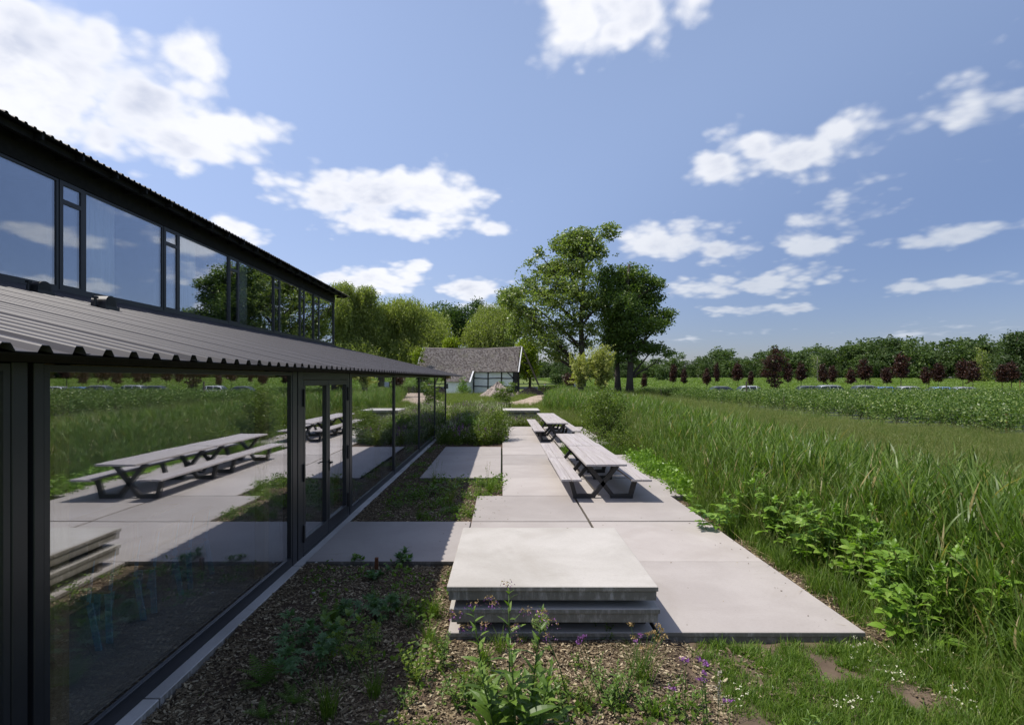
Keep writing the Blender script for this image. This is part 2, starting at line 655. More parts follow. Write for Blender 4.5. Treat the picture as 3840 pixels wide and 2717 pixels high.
M = {}
M['paving'] = concrete("pale_concrete", (.31, .283, .264), (.36, .332, .311), .30)
M['slab'] = concrete("cast_concrete", (.34, .322, .29), (.43, .41, .38), .5)
M['kerb'] = concrete("kerb_concrete", (.40, .39, .38), (.52, .51, .50), .5, False)
M['frame'] = simple("anthracite_metal", (.026, .028, .032), (.020, .021, .025), 3, .38, .5, .03)
M['roof'] = simple("dark_sheet_metal", (.062, .059, .064), (.050, .048, .053), 1.2, .50, .16, .02, .004, (1, 1, 1), .0)
M['soffit'] = simple("black_timber", (.022, .021, .020), (.014, .013, .013), 8, .7, .2, .2)
M['plaster'] = simple("interior_plaster", (.80, .80, .77), (.74, .74, .71), 2, .8, .2, .05)
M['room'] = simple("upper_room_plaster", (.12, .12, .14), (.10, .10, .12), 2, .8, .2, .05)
M['floor'] = simple("interior_concrete_floor", (.66, .68, .69), (.56, .58, .59), 1.5, .45, .4, .05)
M['ceiling'] = simple("ceiling_boards", (.60, .46, .29), (.48, .36, .22), 2.0, .6, .3, .1, .01, (1, 8, 1))
M['black'] = simple("black_plastic", (.016, .016, .017), (.011, .011, .012), 9, .42, .5, .1)
M['steel'] = simple("dark_steel", (.030, .029, .030), (.022, .020, .020), 14, .5, .4, .12)
M['blue'] = simple("blue_steel", (.36, .64, .82), (.30, .56, .74), 10, .4, .5, .05)
M['wood'] = simple("interior_oak", (.58, .44, .26), (.46, .34, .19), 5, .5, .4, .1, .01, (1, 8, 1))
M['stake'] = simple("brown_timber", (.15, .06, .028), (.10, .040, .02), 12, .75, .2, .3, .006, (6, 6, 1))
M['post'] = simple("weathered_post", (.10, .085, .07), (.06, .052, .045), 10, .85, .2, .4, .01, (6, 6, 1))
M['white'] = simple("limewash", (.80, .80, .79), (.70, .70, .69), 1.6, .9, .15, .3, .02)
M['beam'] = simple("tarred_beam", (.014, .014, .016), (.025, .024, .024), 8, .7, .2, .3)
M['bark'] = simple("bark", (.075, .062, .050), (.045, .038, .031), 6, .9, .15, .8, .05, (3, 3, .7))
M['palebark'] = simple("pale_bark", (.28, .27, .24), (.14, .13, .11), 4, .9, .15, .5, .03, (3, 3, .8))
M['verge'] = simple("white_verge_board", (.55, .56, .57), (.45, .46, .47), 4, .7, .3, .1)
M['stem'] = simple("green_stem", (.075, .13, .03), (.055, .10, .025), 20, .6, .3, .05)
M['rubble'] = simple("rubble", (.34, .29, .255), (.20, .165, .145), 2.2, .95, .1, .9, .08)
M['darksoil'] = simple("dark_compost", (.020, .018, .017), (.012, .011, .011), 4, .95, .1, .9, .08)
M['asphalt'] = simple("asphalt", (.11, .11, .115), (.085, .085, .09), 8, .9, .2, .3)
M['sand'] = simple("sandy_track", (.38, .31, .25), (.27, .215, .165), 1.3, .95, .1, .6, .05)
M['cloth'] = simple("woven_ground_cloth", (.045, .05, .065), (.03, .034, .045), 5, .6, .4, .2)
M['mulchbed'] = simple("bark_soil", (.105, .075, .054), (.06, .043, .032), 9, .95, .1, 1.0, .04)
M['chip'] = leaf_mat("bark_chip", (.080, .060, .045), (.205, .163, .128), (.47, .405, .34), 0.0, .85, 1.1, .15)
M['drystalk'] = leaf_mat("dry_stalk", (.22, .17, .10), (.34, .27, .16), (.45, .38, .25), .1, .8, 1.0, .2)


def wood_planks():
    t = NT("weathered_plank")
    v = t.coords((9, .35, 9))
    g1 = t.noise(v, 2.6, 5, .6, .5)
    v2 = t.coords((1, 1, 1))
    big = t.noise(v2, 1.4, 4, .6)
    c = t.mix(t.step(g1, .25, .75), (.285, .262, .25), (.415, .392, .385))
    c = t.mix(t.math('MULTIPLY', t.step(big, .45, .7), .55), c, (.33, .30, .315))
    k = t.n("ShaderNodeTexVoronoi")
    k.inputs["Scale"].default_value = 3.1
    t.l(t.coords((1.6, .8, 1)), k.inputs["Vector"])
    c = t.mix(t.math('MULTIPLY', t.step(k.outputs["Distance"], .13, .05), .7), c, (.13, .09, .07))
    oi = t.n("ShaderNodeObjectInfo")
    c = t.mix(t.math('MULTIPLY', oi.outputs["Random"], .3), c, (.30, .265, .25))
    return t.done(t.bsdf(c, .8, .25, 0, g1, .35, .006))


M['plank'] = wood_planks()


def glass(name, tint):
    """one sheet of window glass: mirrors more as it is seen more aslant"""
    t = NT(name)
    lw = t.n("ShaderNodeLayerWeight")
    lw.inputs["Blend"].default_value = .5
    F = t.math('MULTIPLY_ADD', t.math('POWER', lw.outputs["Facing"], 3.4), .82, .18)
    F2 = t.math('DIVIDE', t.math('MULTIPLY', F, 2.0), t.math('ADD', F, 1.0))
    tr = t.n("ShaderNodeBsdfTransparent")
    tr.inputs[0].default_value = tint + (1,)
    gl = t.n("ShaderNodeBsdfGlossy")
    gl.inputs["Roughness"].default_value = 0.0
    gl.inputs[0].default_value = (.93, .95, 1.0, 1)
    b = t.n("ShaderNodeBump")
    b.inputs["Strength"].default_value = .012
    b.inputs["Distance"].default_value = .05
    t.l(t.noise(t.coords(), .9, 2, .5), b.inputs["Height"])
    t.l(b.outputs[0], gl.inputs["Normal"])
    m = t.n("ShaderNodeMixShader")
    t.l(F2, m.inputs[0])
    t.l(tr.outputs[0], m.inputs[1])
    t.l(gl.outputs[0], m.inputs[2])
    return t.done(m)


M['glass'] = glass("window_glass", (.95, .965, .96))


def curtain_mat():
    t = NT("sheer_curtain")
    d = t.n("ShaderNodeBsdfDiffuse")
    d.inputs[0].default_value = (.90, .92, .92, 1)
    tr = t.n("ShaderNodeBsdfTransparent")
    m = t.n("ShaderNodeMixShader")
    m.inputs[0].default_value = .04
    t.l(d.outputs[0], m.inputs[1])
    t.l(tr.outputs[0], m.inputs[2])
    return t.done(m)


M['curtain'] = curtain_mat()


def ground_mat():
    t = NT("meadow_ground")
    v = t.coords((1, 1, 1), False)
    a = t.noise(v, .35, 6, .65)
    b = t.noise(v, 4.0, 6, .7)
    c = t.mix(t.step(a, .35, .65), (.085, .12, .030), (.13, .165, .048))
    c = t.mix(t.step(b, .52, .75), c, (.075, .07, .035))
    return t.done(t.bsdf(c, .95, .1, 0, b, .8, .05))


M['ground'] = ground_mat()
M['earth'] = simple("bare_earth", (.125, .095, .068), (.085, .063, .045), 5, .95, .1, .7, .03)

M['oak'] = leaf_mat("oak_leaf", (.060, .105, .027), (.105, .168, .042), (.17, .24, .068), .38, .45, .22, .35)
M['poplar'] = leaf_mat("poplar_leaf", (.12, .175, .052), (.20, .265, .084), (.33, .375, .18), .44, .38, .25, .5)
M['willow'] = leaf_mat("willow_leaf", (.19, .235, .072), (.28, .33, .115), (.38, .42, .185), .46, .5, .12, .3)
M['darktree'] = leaf_mat("wood_leaf", (.045, .085, .026), (.072, .125, .036), (.105, .165, .052), .32, .5, .12, .3)
M['robinia'] = leaf_mat("yellow_green_leaf", (.12, .17, .012), (.21, .28, .022), (.32, .38, .05), .45, .5, .3, .3)
M['forest'] = leaf_mat("forest_leaf", (.045, .084, .029), (.078, .125, .043), (.12, .175, .062), .34, .5, .05, .3, 0.0, .75)
M['crop'] = leaf_mat("crop_leaf", (.11, .18, .040), (.155, .245, .055), (.22, .29, .09), .36, .5, .06, .3)
M['red'] = leaf_mat("dark_red_leaf", (.022, .009, .008), (.045, .017, .013), (.085, .034, .022), .28, .45, .3, .35)
M['berry'] = leaf_mat("berry_leaf", (.055, .110, .022), (.120, .200, .042), (.28, .345, .14), .34, .42, .35, .4)
M['shrub'] = leaf_mat("shrub_leaf", (.080, .13, .024), (.14, .20, .038), (.22, .275, .075), .44, .45, .5, .35)
M['reed'] = leaf_mat("reed_blade", (.080, .145, .032), (.130, .215, .044), (.22, .31, .095), .44, .42, .3, .35, .07)
M['grass'] = leaf_mat("meadow_grass", (.105, .155, .032), (.165, .22, .048), (.24, .28, .095), .44, .5, .3, .3, .05)
M['field'] = leaf_mat("field_grass", (.070, .130, .028), (.115, .185, .040), (.19, .245, .080), .42, .5, .35, .3, .06)
M['seed'] = leaf_mat("grass_seedhead", (.125, .165, .058), (.175, .205, .080), (.28, .27, .14), .38, .6, .4, .25)
M['lawn'] = leaf_mat("low_grass", (.075, .145, .022), (.125, .215, .034), (.20, .275, .065), .42, .5, .8, .3)
M['rasp'] = leaf_mat("bramble_leaf", (.125, .235, .032), (.185, .325, .052), (.26, .40, .09), .40, .42, .9, .4)
M['herb'] = leaf_mat("herb_leaf", (.095, .175, .036), (.145, .245, .050), (.20, .30, .072), .40, .42, 1.5, .4)
M['lime'] = leaf_mat("lime_herb_leaf", (.11, .18, .022), (.17, .25, .032), (.25, .32, .06), .42, .45, 1.5, .3)
M['bluegreen'] = leaf_mat("blue_green_leaf", (.070, .150, .062), (.105, .205, .090), (.15, .25, .12), .34, .4, 1.5, .4)
M['fern'] = leaf_mat("fern_leaf", (.075, .145, .026), (.11, .20, .036), (.155, .25, .055), .38, .5, 1.5, .3)
M['purple'] = leaf_mat("purple_petal", (.20, .06, .34), (.32, .13, .52), (.46, .26, .62), .3, .6, 2, .2)
M['whitepetal'] = leaf_mat("white_petal", (.62, .62, .58), (.75, .75, .72), (.82, .82, .80), .3, .6, 2, .2)
M['tan'] = leaf_mat("tan_flowerhead", (.28, .19, .11), (.40, .29, .17), (.50, .38, .25), .2, .7, 2, .2)
M['palegreen'] = leaf_mat("pale_green_bud", (.14, .20, .06), (.20, .27, .10), (.28, .34, .15), .2, .6, 2, .3)

# ================================================================== THE SETTING
GZ = -0.13          # soil level; the paving lies at 0
# ground: one sheet that rises a little far off
xs = np.concatenate([np.linspace(-1500, -150, 12), np.linspace(-120, 160, 57), np.linspace(190, 1500, 12)])
ys = np.concatenate([np.linspace(-400, -12, 10), np.linspace(-8, 250, 87), np.linspace(275, 2000, 14)])
gx, gy = np.meshgrid(xs, ys)


def ground_z(x, y):
    x, y = np.asarray(x, float), np.asarray(y, float)
    t = np.clip((y - 78) / 110.0, 0, 1)
    rise = 1.9 * t * t * (3 - 2 * t)
    b = .05 * (vnoise(x * .35, y * .35, 3) - .5) * np.clip((y - 30) / 20, 0, 1)
    return GZ + rise + b


gz = ground_z(gx, gy)
nx = len(xs)
GV = np.stack([gx, gy, gz], -1).reshape(-1, 3)
q0 = (np.arange(len(ys) - 1)[:, None] * nx + np.arange(nx - 1)[None]).reshape(-1)
GQ = np.stack([q0, q0 + 1, q0 + nx + 1, q0 + nx], 1)
setp(link("ground", mesh_np("ground", GV, GQ, M['ground'], smooth=True)), kind="structure")


def bed_z(x, y):
    """height of the mulch: it lies a little below the paving and rises to the kerb"""
    x, y = np.asarray(x, float), np.asarray(y, float)
    t = np.clip((-2.05 - x) / .5, 0, 1)
    f = np.clip((5.3 - y) / .6, 0, 1)
    return -.062 - .036 * f + .034 * t * t * (3 - 2 * t) * (1 - .3 * f)


def sheet(name, outline, z, mat, step=.25, rough=.012, seed=1):
    """a lumpy sheet of soil over a rectangle"""
    x0, y0, x1, y1 = outline
    X, Y = np.meshgrid(np.arange(x0, x1 + 1e-6, (x1 - x0) / max(2, round((x1 - x0) / step))),
                       np.arange(y0, y1 + 1e-6, (y1 - y0) / max(2, round((y1 - y0) / step))))
    Z = (bed_z(X, Y) - .006 if z is None else z) + rough * (vnoise(X * 4.3, Y * 4.3, seed) - .5) * 2 + rough * (vnoise(X * 11, Y * 11, seed + 1) - .5)
    n = X.shape[1]
    q = (np.arange(X.shape[0] - 1)[:, None] * n + np.arange(n - 1)[None]).reshape(-1)
    return link(name, mesh_np(name, np.stack([X, Y, Z], -1), np.stack([q, q + 1, q + n + 1, q + n], 1), mat, smooth=True))


setp(sheet("planting_bed", (-2.62, 1.4, 1.62, 5.35), None, M['mulchbed'], .06), kind="structure")
setp(sheet("planting_bed", (-2.62, 5.35, -.50, 7.1), None, M['mulchbed'], .06, seed=4), kind="structure")
setp(sheet("planting_bed", (-2.62, 9.15, .02, 13.1), None, M['mulchbed'], .08, seed=5), kind="structure")
setp(sheet("planting_bed", (-2.62, 13.1, -2.0, 27.0), None, M['mulchbed'], .12, seed=6), kind="structure")
setp(sheet("planting_bed", (-2.0, 19.2, .0, 30.0), None, M['mulchbed'], .2, seed=7), kind="structure")
setp(sheet("bare_soil", (1.62, 1.4, 5.6, 5.2), -.112, M['earth'], .07, .016, 9), kind="structure")
setp(sheet("bare_soil", (3.45, 5.2, 5.0, 30), -.115, M['mulchbed'], .12, .012, 10), kind="structure")

# ------------------------------------------------------------------ terrace of cast slabs
bed = MB()
bed.box(-.45, 5.3, -.30, 3.4, 11.1, -.128).box(-2.5, 7.2, -.30, -.5, 9.05, -.128).box(.05, 11.2, -.30, 3.95, 17.1, -.128)
terrace = setp(bed.build("terrace", M['darksoil']), kind="structure")


def slab_mesh(w, d, th=.13, lip=.046, mat='paving'):
    e, c = .013, .006
    mb = MB()
    rect = lambda i, z: [(i, i, z), (w - i, i, z), (w - i, d - i, z), (i, d - i, z)]
    rings = [rect(c, 0), rect(0, -c), rect(0, -lip + .004), rect(.004, -lip), rect(e, -lip), rect(e + .004, -th)]
    v = [p for r_ in rings for p in r_]
    f = [(0, 1, 2, 3)]
    for k in range(len(rings) - 1):
        for j in range(4):
            a, b = 4 * k + j, 4 * k + (j + 1) % 4
            f.append((a, a + 4, b + 4, b))
    n = 4 * (len(rings) - 1)
    f.append((n + 3, n + 2, n + 1, n))
    mb.add(v, f)
    return mb.build("paving_slab", M[mat], mesh_only=True)


PW = 2.005
slab_std = slab_mesh(1.993, 1.980)
slab_door = slab_mesh(2.085, 1.980)
slab_long = slab_mesh(2.0, 4.0)


def pave(x, y, me=None):
    o = link("paving_slab", me or slab_std, terrace, (x, y, rnd.uniform(-.006, .004)))
    o.rotation_euler = (R(rnd.uniform(-.07, .07)), R(rnd.uniform(-.07, .07)), R(rnd.uniform(-.06, .06)))
    return o


Y0 = 5.13
for r_ in range(3):
    pave(-.525, Y0 + PW * r_)
    pave(1.505, Y0 + PW * r_ + rnd.uniform(-.004, .004))
pave(-2.625, Y0 + PW, slab_door)
for r_ in range(3, 11):
    pave(.004, Y0 + PW * r_)
for r_ in (3, 4, 5, 7, 8, 9, 10):
    pave(2.052 + rnd.uniform(-.006, .01), Y0 + PW * r_)
pave(-2.04, Y0 + PW * 4, slab_long)
pave(-2.04, Y0 + PW * 6)

# ------------------------------------------------------------------ stacks of slabs
slab_w = slab_mesh(2.0, 2.0, .135, .047, 'slab')


def stack(base, zs, spacer_z, labels, glabel, grp):
    x, y = base
    for z, lab in zip(zs, labels):
        o = link("concrete_slab", slab_w, None, (x + rnd.uniform(-.012, .012), y + (-.004 if z == max(zs) else rnd.uniform(.010, .02)), z))
        o.rotation_euler = (0, 0, R(rnd.uniform(-.25, .25)))
        setp(o, lab, "concrete slab", grp)
    sp = MB().box(.06, -.045, 0, 1.94, .045, 1).build("spacer_beam", M['post'], mesh_only=True)
    k = 0
    for z0, z1 in spacer_z:
        for dy in (.30, 1.70):
            o = link("spacer_beam", sp, None, (x, y + dy, z0))
            o.scale = (1, 1, z1 - z0)
            setp(o, glabel[k], "timber spacer", "dark spacers between the stacked slabs")
            k += 1


stack((-.515, 5.05), (.472, .252), ((.254, .335), (.002, .115)),
      ("pale topmost slab of the near concrete stack beside the tall herb", "shaded middle slab of the near concrete stack, under its bright top slab"),
      ("dark spacer under the near stack's top slab, along its front", "dark spacer under the near stack's top slab, along its back",
       "dark spacer on the paving under the near stack, along its front", "dark spacer on the paving under the near stack, along its back"), "stacked concrete slabs")
stack((.02, 28.5), (.75, .53, .31, .09), ((.532, .615), (.312, .395), (.092, .175)),
      ("pale topmost slab of the far concrete stack behind the picnic tables", "second slab from the top of the far concrete stack",
       "third slab from the top of the far stack, half hidden by weeds", "lowest slab of the far concrete stack, down in the weeds"),
      ("dark spacer under the far stack's top slab, along its front", "dark spacer under the far stack's top slab, along its back",
       "dark spacer under the far stack's second slab, along its front", "dark spacer under the far stack's second slab, along its back",
       "dark spacer under the far stack's third slab, along its front", "dark spacer under the far stack's third slab, along its back"), "stacked concrete slabs")

# ------------------------------------------------------------------ track, road, field strips


def ribbon_path(name, pts, widths, z, mat):
    V, F = [], []
    n = len(pts)
    sub = 10
    P_, W_ = [], []
    for i in range((n - 1) * sub + 1):
        t = i / sub
        k = min(int(t), n - 2)
        u = t - k
        p0, p1, p2, p3 = [Vector(pts[max(0, min(n - 1, j))]) for j in (k - 1, k, k + 1, k + 2)]
        P_.append(.5 * ((2 * p1) + (p2 - p0) * u + (2 * p0 - 5 * p1 + 4 * p2 - p3) * u * u + (3 * p1 - p0 - 3 * p2 + p3) * u ** 3))
        W_.append(widths[k] * (1 - u) + widths[k + 1] * u)
    for i, p in enumerate(P_):
        d = (P_[min(i + 1, len(P_) - 1)] - P_[max(i - 1, 0)]).normalized()
        s = Vector((-d.y, d.x))
        for k in (-1, -.5, 0, .5, 1):
            e = W_[i] / 2 * k + (rnd.uniform(-.12, .12) if abs(k) == 1 else 0)
            x, y = p.x + s.x * e, p.y + s.y * e
            V.append((x, y, float(ground_z(x, y)) + z - (.02 if abs(k) == 1 else 0)))
        if i:
            a = (i - 1) * 5
            for k in range(4):
                F.append((a + k, a + 5 + k, a + 6 + k, a + k + 1))
    return MB().add(V, F).build(name, mat, smooth=True)


setp(ribbon_path("dirt_track", [(-30, 46), (-14, 46.5), (-5, 47.5), (1, 52), (4.2, 62), (6.5, 76), (9.5, 92), (12, 112)], (4, 4, 4, 4.2, 4.5, 4.5, 5, 5), .05, M['sand']), kind="structure")
setp(ribbon_path("road", [(18, 86), (40, 76.5), (70, 73), (110, 72), (160, 72)], (6, 9, 10, 10, 10), .06, M['asphalt']), kind="structure")
setp(ribbon_path("car_park", [(5, 112), (15, 118), (40, 128)], (12, 14, 14), .07, M['asphalt']), kind="structure")

# ================================================================== THE BUILDING
XF = -2.75
house = empty("restaurant_building", (XF, 7.0, 0), 0, "long dark glass-fronted building with two corrugated metal roofs, one above the other", "building")
HO = Vector((XF, 7.0, 0))


class HB(MB):
    """like MB, given in world coordinates, hung on the building"""

    def put(self, name, mats, parent=None, **kw):
        self.v = [(a - HO.x, b - HO.y, c - HO.z) for a, b, c in self.v]
        return self.build(name, mats, parent or house, **kw)


# kerb with butt joints
for a, b in ((-2, 1.3), (1.31, 4.1), (4.11, 7.0), (7.01, 9.85), (9.86, 14.0), (14.01, 18.1), (18.11, 22.2), (22.21, 26.2)):
    HB().box(-2.80, a, -.35, -2.635, b - .004, -.018 + rnd.uniform(-.003, .003)).put("kerb", M['kerb'], bevel=.006)


def window(y0, y1, z0, z1, xf, fw=.06, depth=.10, bottom=None, name="window", split=None):
    """frame with its pane; the panes are real sheets 24 mm thick"""
    b = fw if bottom is None else bottom
    f = HB()
    f.box(xf - depth, y0, z0, xf, y1, z0 + b).box(xf - depth, y0, z1 - fw, xf, y1, z1)
    f.box(xf - depth, y0, z0 + b, xf, y0 + fw, z1 - fw).box(xf - depth, y1 - fw, z0 + b, xf, y1, z1 - fw)
    zz = [(z0 + b, z1 - fw)]
    if split:
        f.box(xf - depth, y0 + fw, split - .045, xf, y1 - fw, split + .045)
        zz = [(z0 + b, split - .045), (split + .045, z1 - fw)]
    # glazing beads
    for a, c in zz:
        f.box(xf - .024, y0 + fw, a, xf - .005, y1 - fw, a + .016)
    o = f.put(name, M['frame'])
    for a, c in zz:
        g = MB().box(xf - .050 - HO.x, y0 + fw - .004 - HO.y, a - .004, xf - .026 - HO.x, y1 - fw + .004 - HO.y, c + .004).build("pane", M['glass'], o)
    return o


# ---- ground floor glazing
for a, b in ((-1.2, 2.98), (3.20, 6.98), (9.72, 13.595), (13.655, 17.725), (17.775, 21.865), (21.915, 26.0)):
    window(a, b, -.015, 2.52, XF, .042, .10, .105)
for a, b in ((2.985, 3.085), (3.125, 3.195), (6.985, 7.13), (7.165, 7.345), (9.465, 9.56), (9.60, 9.715), (13.597, 13.653), (17.727, 17.773), (21.867, 21.913), (26.005, 26.09)):
    HB().box(XF - .13, a, -.017, XF + .006, b, 2.53).put("post", M['frame'], bevel=.004)
HB().box(XF - .14, -1.3, 2.532, XF + .012, 26.16, 2.665).put("fascia", M['soffit'])

# ---- double door
HB().box(XF - .10, 7.35, 2.425, XF + .004, 9.46, 2.528).put("door_head", M['frame'])
HB().box(XF - .10, 7.35, -.017, XF + .01, 9.46, .012).put("door_threshold", M['frame'])


def door_leaf(y0, y1, handle_y, hinge_y):
    f = HB()
    z0, z1, st = .016, 2.42, .085
    f.box(XF - .075, y0, z0, XF + .006, y1, z0 + .20).box(XF - .075, y0, z1 - .085, XF + .006, y1, z1)
    f.box(XF - .075, y0, z0 + .20, XF + .006, y0 + st, z1 - .085).box(XF - .075, y1 - st, z0 + .20, XF + .006, y1, z1 - .085)
    d = f.put("door", M['frame'], bevel=.004)
    MB().box(XF - .052 - HO.x, y0 + st - .004 - HO.y, z0 + .196, XF - .028 - HO.x, y1 - st + .004 - HO.y, z1 - .081).build("pane", M['glass'], d)
    for z in (.18, 1.02, 2.05):
        HB().box(XF + .007, hinge_y - .022, z, XF + .03, hinge_y + .022, z + .24).put("hinge", M['black'], d, bevel=.005)
    if handle_y:
        h = HB()
        h.box(XF + .0065, handle_y - .018, .98, XF + .016, handle_y + .018, 1.16)
        h.tube([(XF + .016, handle_y, 1.12), (XF + .06, handle_y, 1.12), (XF + .066, handle_y - .02, 1.12), (XF + .066, handle_y - .14, 1.118)], .0105, 8)
        h.put("handle", M['black'], d, smooth=False)


door_leaf(7.352, 8.402, None, 7.352)
door_leaf(8.408, 9.458, 8.45, 9.458)

# ---- lower roof sheets
SL = .233
CA, SA = math.cos(math.atan(SL)), math.sin(math.atan(SL))


def sheet_mesh(length):
    """five ribs of trapezoidal sheet, its far edge lapping over the next one"""
    top = []
    p, hgt = .207, .036
    for k in range(5):
        y = k * p
        top += [(y, 0), (y + .115, 0), (y + .1335, hgt - .007), (y + .1405, hgt), (y + .1815, hgt), (y + .1885, hgt - .007), (y + .207, 0)]
    top = [t for i, t in enumerate(top) if i == 0 or t != top[i - 1]]
    top = [(a, b + (.007 if a > 4 * p + .12 else 0)) for a, b in top] + [(5 * p + .03, .007)]
    prof = top + [(a, b - .004) for a, b in reversed(top)]
    mb = MB()
    n = len(prof)
    mb.extrude(prof, 0, length, lambda q, s: (-s * CA - q[1] * SA * -1 * 0, q[0], s * SA + q[1]))
    mb.f = mb.f[:-2]
    # end faces as strips, so that the open ribs stay open
    m = len(top)
    for off in (0, n):
        for i in range(m - 1):
            mb.f.append((off + i, off + i + 1, off + n - 2 - i, off + n - 1 - i))
    mb.m = [0] * len(mb.f)
    return mb.build("roof_sheet", M['roof'], mesh_only=True)


low_sheet = sheet_mesh(8.1)
XE, ZE = -2.217, 2.563
k = 0
y = -2.33
while y < 29.6:
    link("roof_sheet", low_sheet, house, Vector((XE + rnd.uniform(-.006, .006), y, ZE)) - HO)
    y += 1.035
# soffit under the eave and rafters
HB().add([(XE - .06, -1.2, ZE - .012), (XE - .06, 29.6, ZE - .012), (XF, 29.6, ZE + .112), (XF, -1.2, ZE + .112),
          (XE - .06, -1.2, ZE - .004), (XE - .06, 29.6, ZE - .004), (XF, 29.6, ZE + .120), (XF, -1.2, ZE + .120)],
         [(0, 1, 2, 3), (7, 6, 5, 4), (0, 4, 5, 1), (1, 5, 6, 2), (2, 6, 7, 3), (3, 7, 4, 0)]).put("soffit", M['soffit'])
HB().box(XF - .09, 26.2, 2.44, XF + .13, 27.1, 2.60).put("beam_end", M['wood'])
for i in range(4):
    HB().box(XF - .30 - 1.9 * i, 26.2, 2.70 + .4427 * i, XF - .18 - 1.9 * i, 29.5, 2.62 + .4427 * i).put("purlin", M['soffit'])

# ---- upper floor
XU = -10.1
ub = [(12.15, 12.87), (15.9, 16.63), (19.69, 20.42), (23.53, 24.2), (26.6, 27.2), (28.5, 29.4)]
ug = [(8.3, 12.15), (12.87, 15.9), (16.63, 19.69), (20.42, 23.53), (24.2, 26.6), (27.2, 28.5), (29.4, 31.85)]
for a, b in ug:
    window(a + .012, b - .012, 4.47, 6.98, XU, .06, .10, .07)
for a, b in ub:
    window(a + .002, b - .002, 4.472, 6.978, XU + .012, .10, .11, .10, "vent_window", 6.50)
HB().box(XU - .13, 31.86, 4.3, XU + .02, 32.02, 6.98).put("post", M['frame'])
HB().box(XU - .14, 2.0, 6.985, XU + .03, 32.05, 7.50).put("fascia", M['soffit'])
HB().box(XU - .14, 2.0, 4.2, XU + .045, 32.03, 4.465).put("flashing", M['frame'])
HB().box(XU - .14, 2.0, 4.47, XU, 8.29, 6.98).put("wall", M['frame'])
up_sheet = sheet_mesh(7.0)
XE2, ZE2 = -9.40, 7.47
y = 1.88
while y < 32.5:
    link("roof_sheet", up_sheet, house, Vector((XE2 + rnd.uniform(-.006, .006), y, ZE2)) - HO)
    y += 1.035
# eave timber: a long bearer, short rafters across it, boards above
HB().box(-9.72, 1.9, 7.33, -9.62, 32.5, 7.475).put("purlin", M['soffit'])
HB().add([(XE2 - .03, 1.9, ZE2 - .004), (XE2 - .03, 32.9, ZE2 - .004), (XU, 32.9, ZE2 + .155), (XU, 1.9, ZE2 + .155),
          (XE2 - .03, 1.9, ZE2 - .016), (XE2 - .03, 32.9, ZE2 - .016), (XU, 32.9, ZE2 + .143), (XU, 1.9, ZE2 + .143)],
         [(0, 1, 2, 3), (7, 6, 5, 4), (0, 4, 5, 1), (1, 5, 6, 2), (2, 6, 7, 3), (3, 7, 4, 0)]).put("soffit", M['soffit'])
raf = MB().box(-.62, -.03, 0, 0, .03, .11).build("rafter", M['soffit'], mesh_only=True)
y = 2.4
while y < 32.6:
    link("rafter", raf, house, Vector((-9.44, y, 7.34)) - HO)
    y += 1.07
# far slope and walls that close the building
HB().add([(-16.21, 1.9, 9.05), (-22.5, 1.9, 7.6), (-22.5, 33, 7.6), (-16.21, 33, 9.05), (-16.21, 1.9, 9.1), (-22.5, 1.9, 7.65), (-22.5, 33, 7.65), (-16.21, 33, 9.1)],
         [(0, 1, 2, 3), (7, 6, 5, 4), (0, 4, 5, 1), (1, 5, 6, 2), (2, 6, 7, 3), (3, 7, 4, 0)]).put("rear_roof", M['roof'])
gab = HB()
for yy in (2.0, 32.0):
    pr = [(XU - .02, 0), (XU - .02, 7.55), (-16.2, 8.98), (-22, 7.6), (-22, 0)]
    gab.add([(a, yy, b) for a, b in pr] + [(a, yy - .15, b) for a, b in pr],
            [(0, 1, 2, 3, 4), (9, 8, 7, 6, 5)] + [(i, 5 + i, 5 + (i + 1) % 5, (i + 1) % 5) for i in range(5)])
for yy in (-1.25, 26.15):
    pr = [(XF - .14, 2.53), (XF - .14, 2.66), (XU, 4.38), (XU, 2.53)]
    gab.add([(a, yy, b) for a, b in pr] + [(a, yy - .12, b) for a, b in pr],
            [(0, 1, 2, 3), (7, 6, 5, 4)] + [(i, 4 + i, 4 + (i + 1) % 4, (i + 1) % 4) for i in range(4)])
for yy in (-1.37, 26.03):  # end glazing added to bring more daylight into the ground floor room
    x = XF - .14
    while x > XU + .5:
        x2 = max(XU, x - 2.4)
        f = HB().box(x, yy, -.02, x2, yy + .1, .10).box(x, yy, 2.45, x2, yy + .1, 2.53).box(x, yy, .10, x - .07, yy + .1, 2.45).box(x2 + .07, yy, .10, x2, yy + .1, 2.45).put("window", M['frame'])
        MB().box(x - .066 - HO.x, yy + .04 - HO.y, .096, x2 + .066 - HO.x, yy + .064 - HO.y, 2.454).build("pane", M['glass'], f)
        x = x2
gab.box(-22, 2.0, 0, -21.85, 31.85, 7.6)
gab.put("end_wall", M['frame'])

# ---- rooms seen through the glass
HB().box(-10.0, -1.25, -.2, XF - .10, 26.0, -.004).put("interior_floor", M['floor'])
HB().box(-10.0, -1.25, -.004, -9.9, 26.0, 4.2).put("interior_wall", M['plaster'])
HB().box(-9.9, -1.2, 2.535, XF - .15, 26.0, 2.56).put("interior_ceiling", M['ceiling'])
for i in range(9):
    HB().box(-3.02, .4 + 3.05 * i, -.004, -2.90, .52 + 3.05 * i, 2.534).put("interior_post", M['wood'])
HB().box(-3.03, -1.2, 2.38, -2.90, 26.0, 2.534).put("interior_beam", M['wood'])
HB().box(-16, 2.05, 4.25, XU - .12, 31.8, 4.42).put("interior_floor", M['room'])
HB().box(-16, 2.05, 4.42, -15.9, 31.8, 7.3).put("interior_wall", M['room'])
HB().box(-16, 2.05, 7.05, XU - .15, 31.8, 7.10).put("interior_ceiling", M['room'])
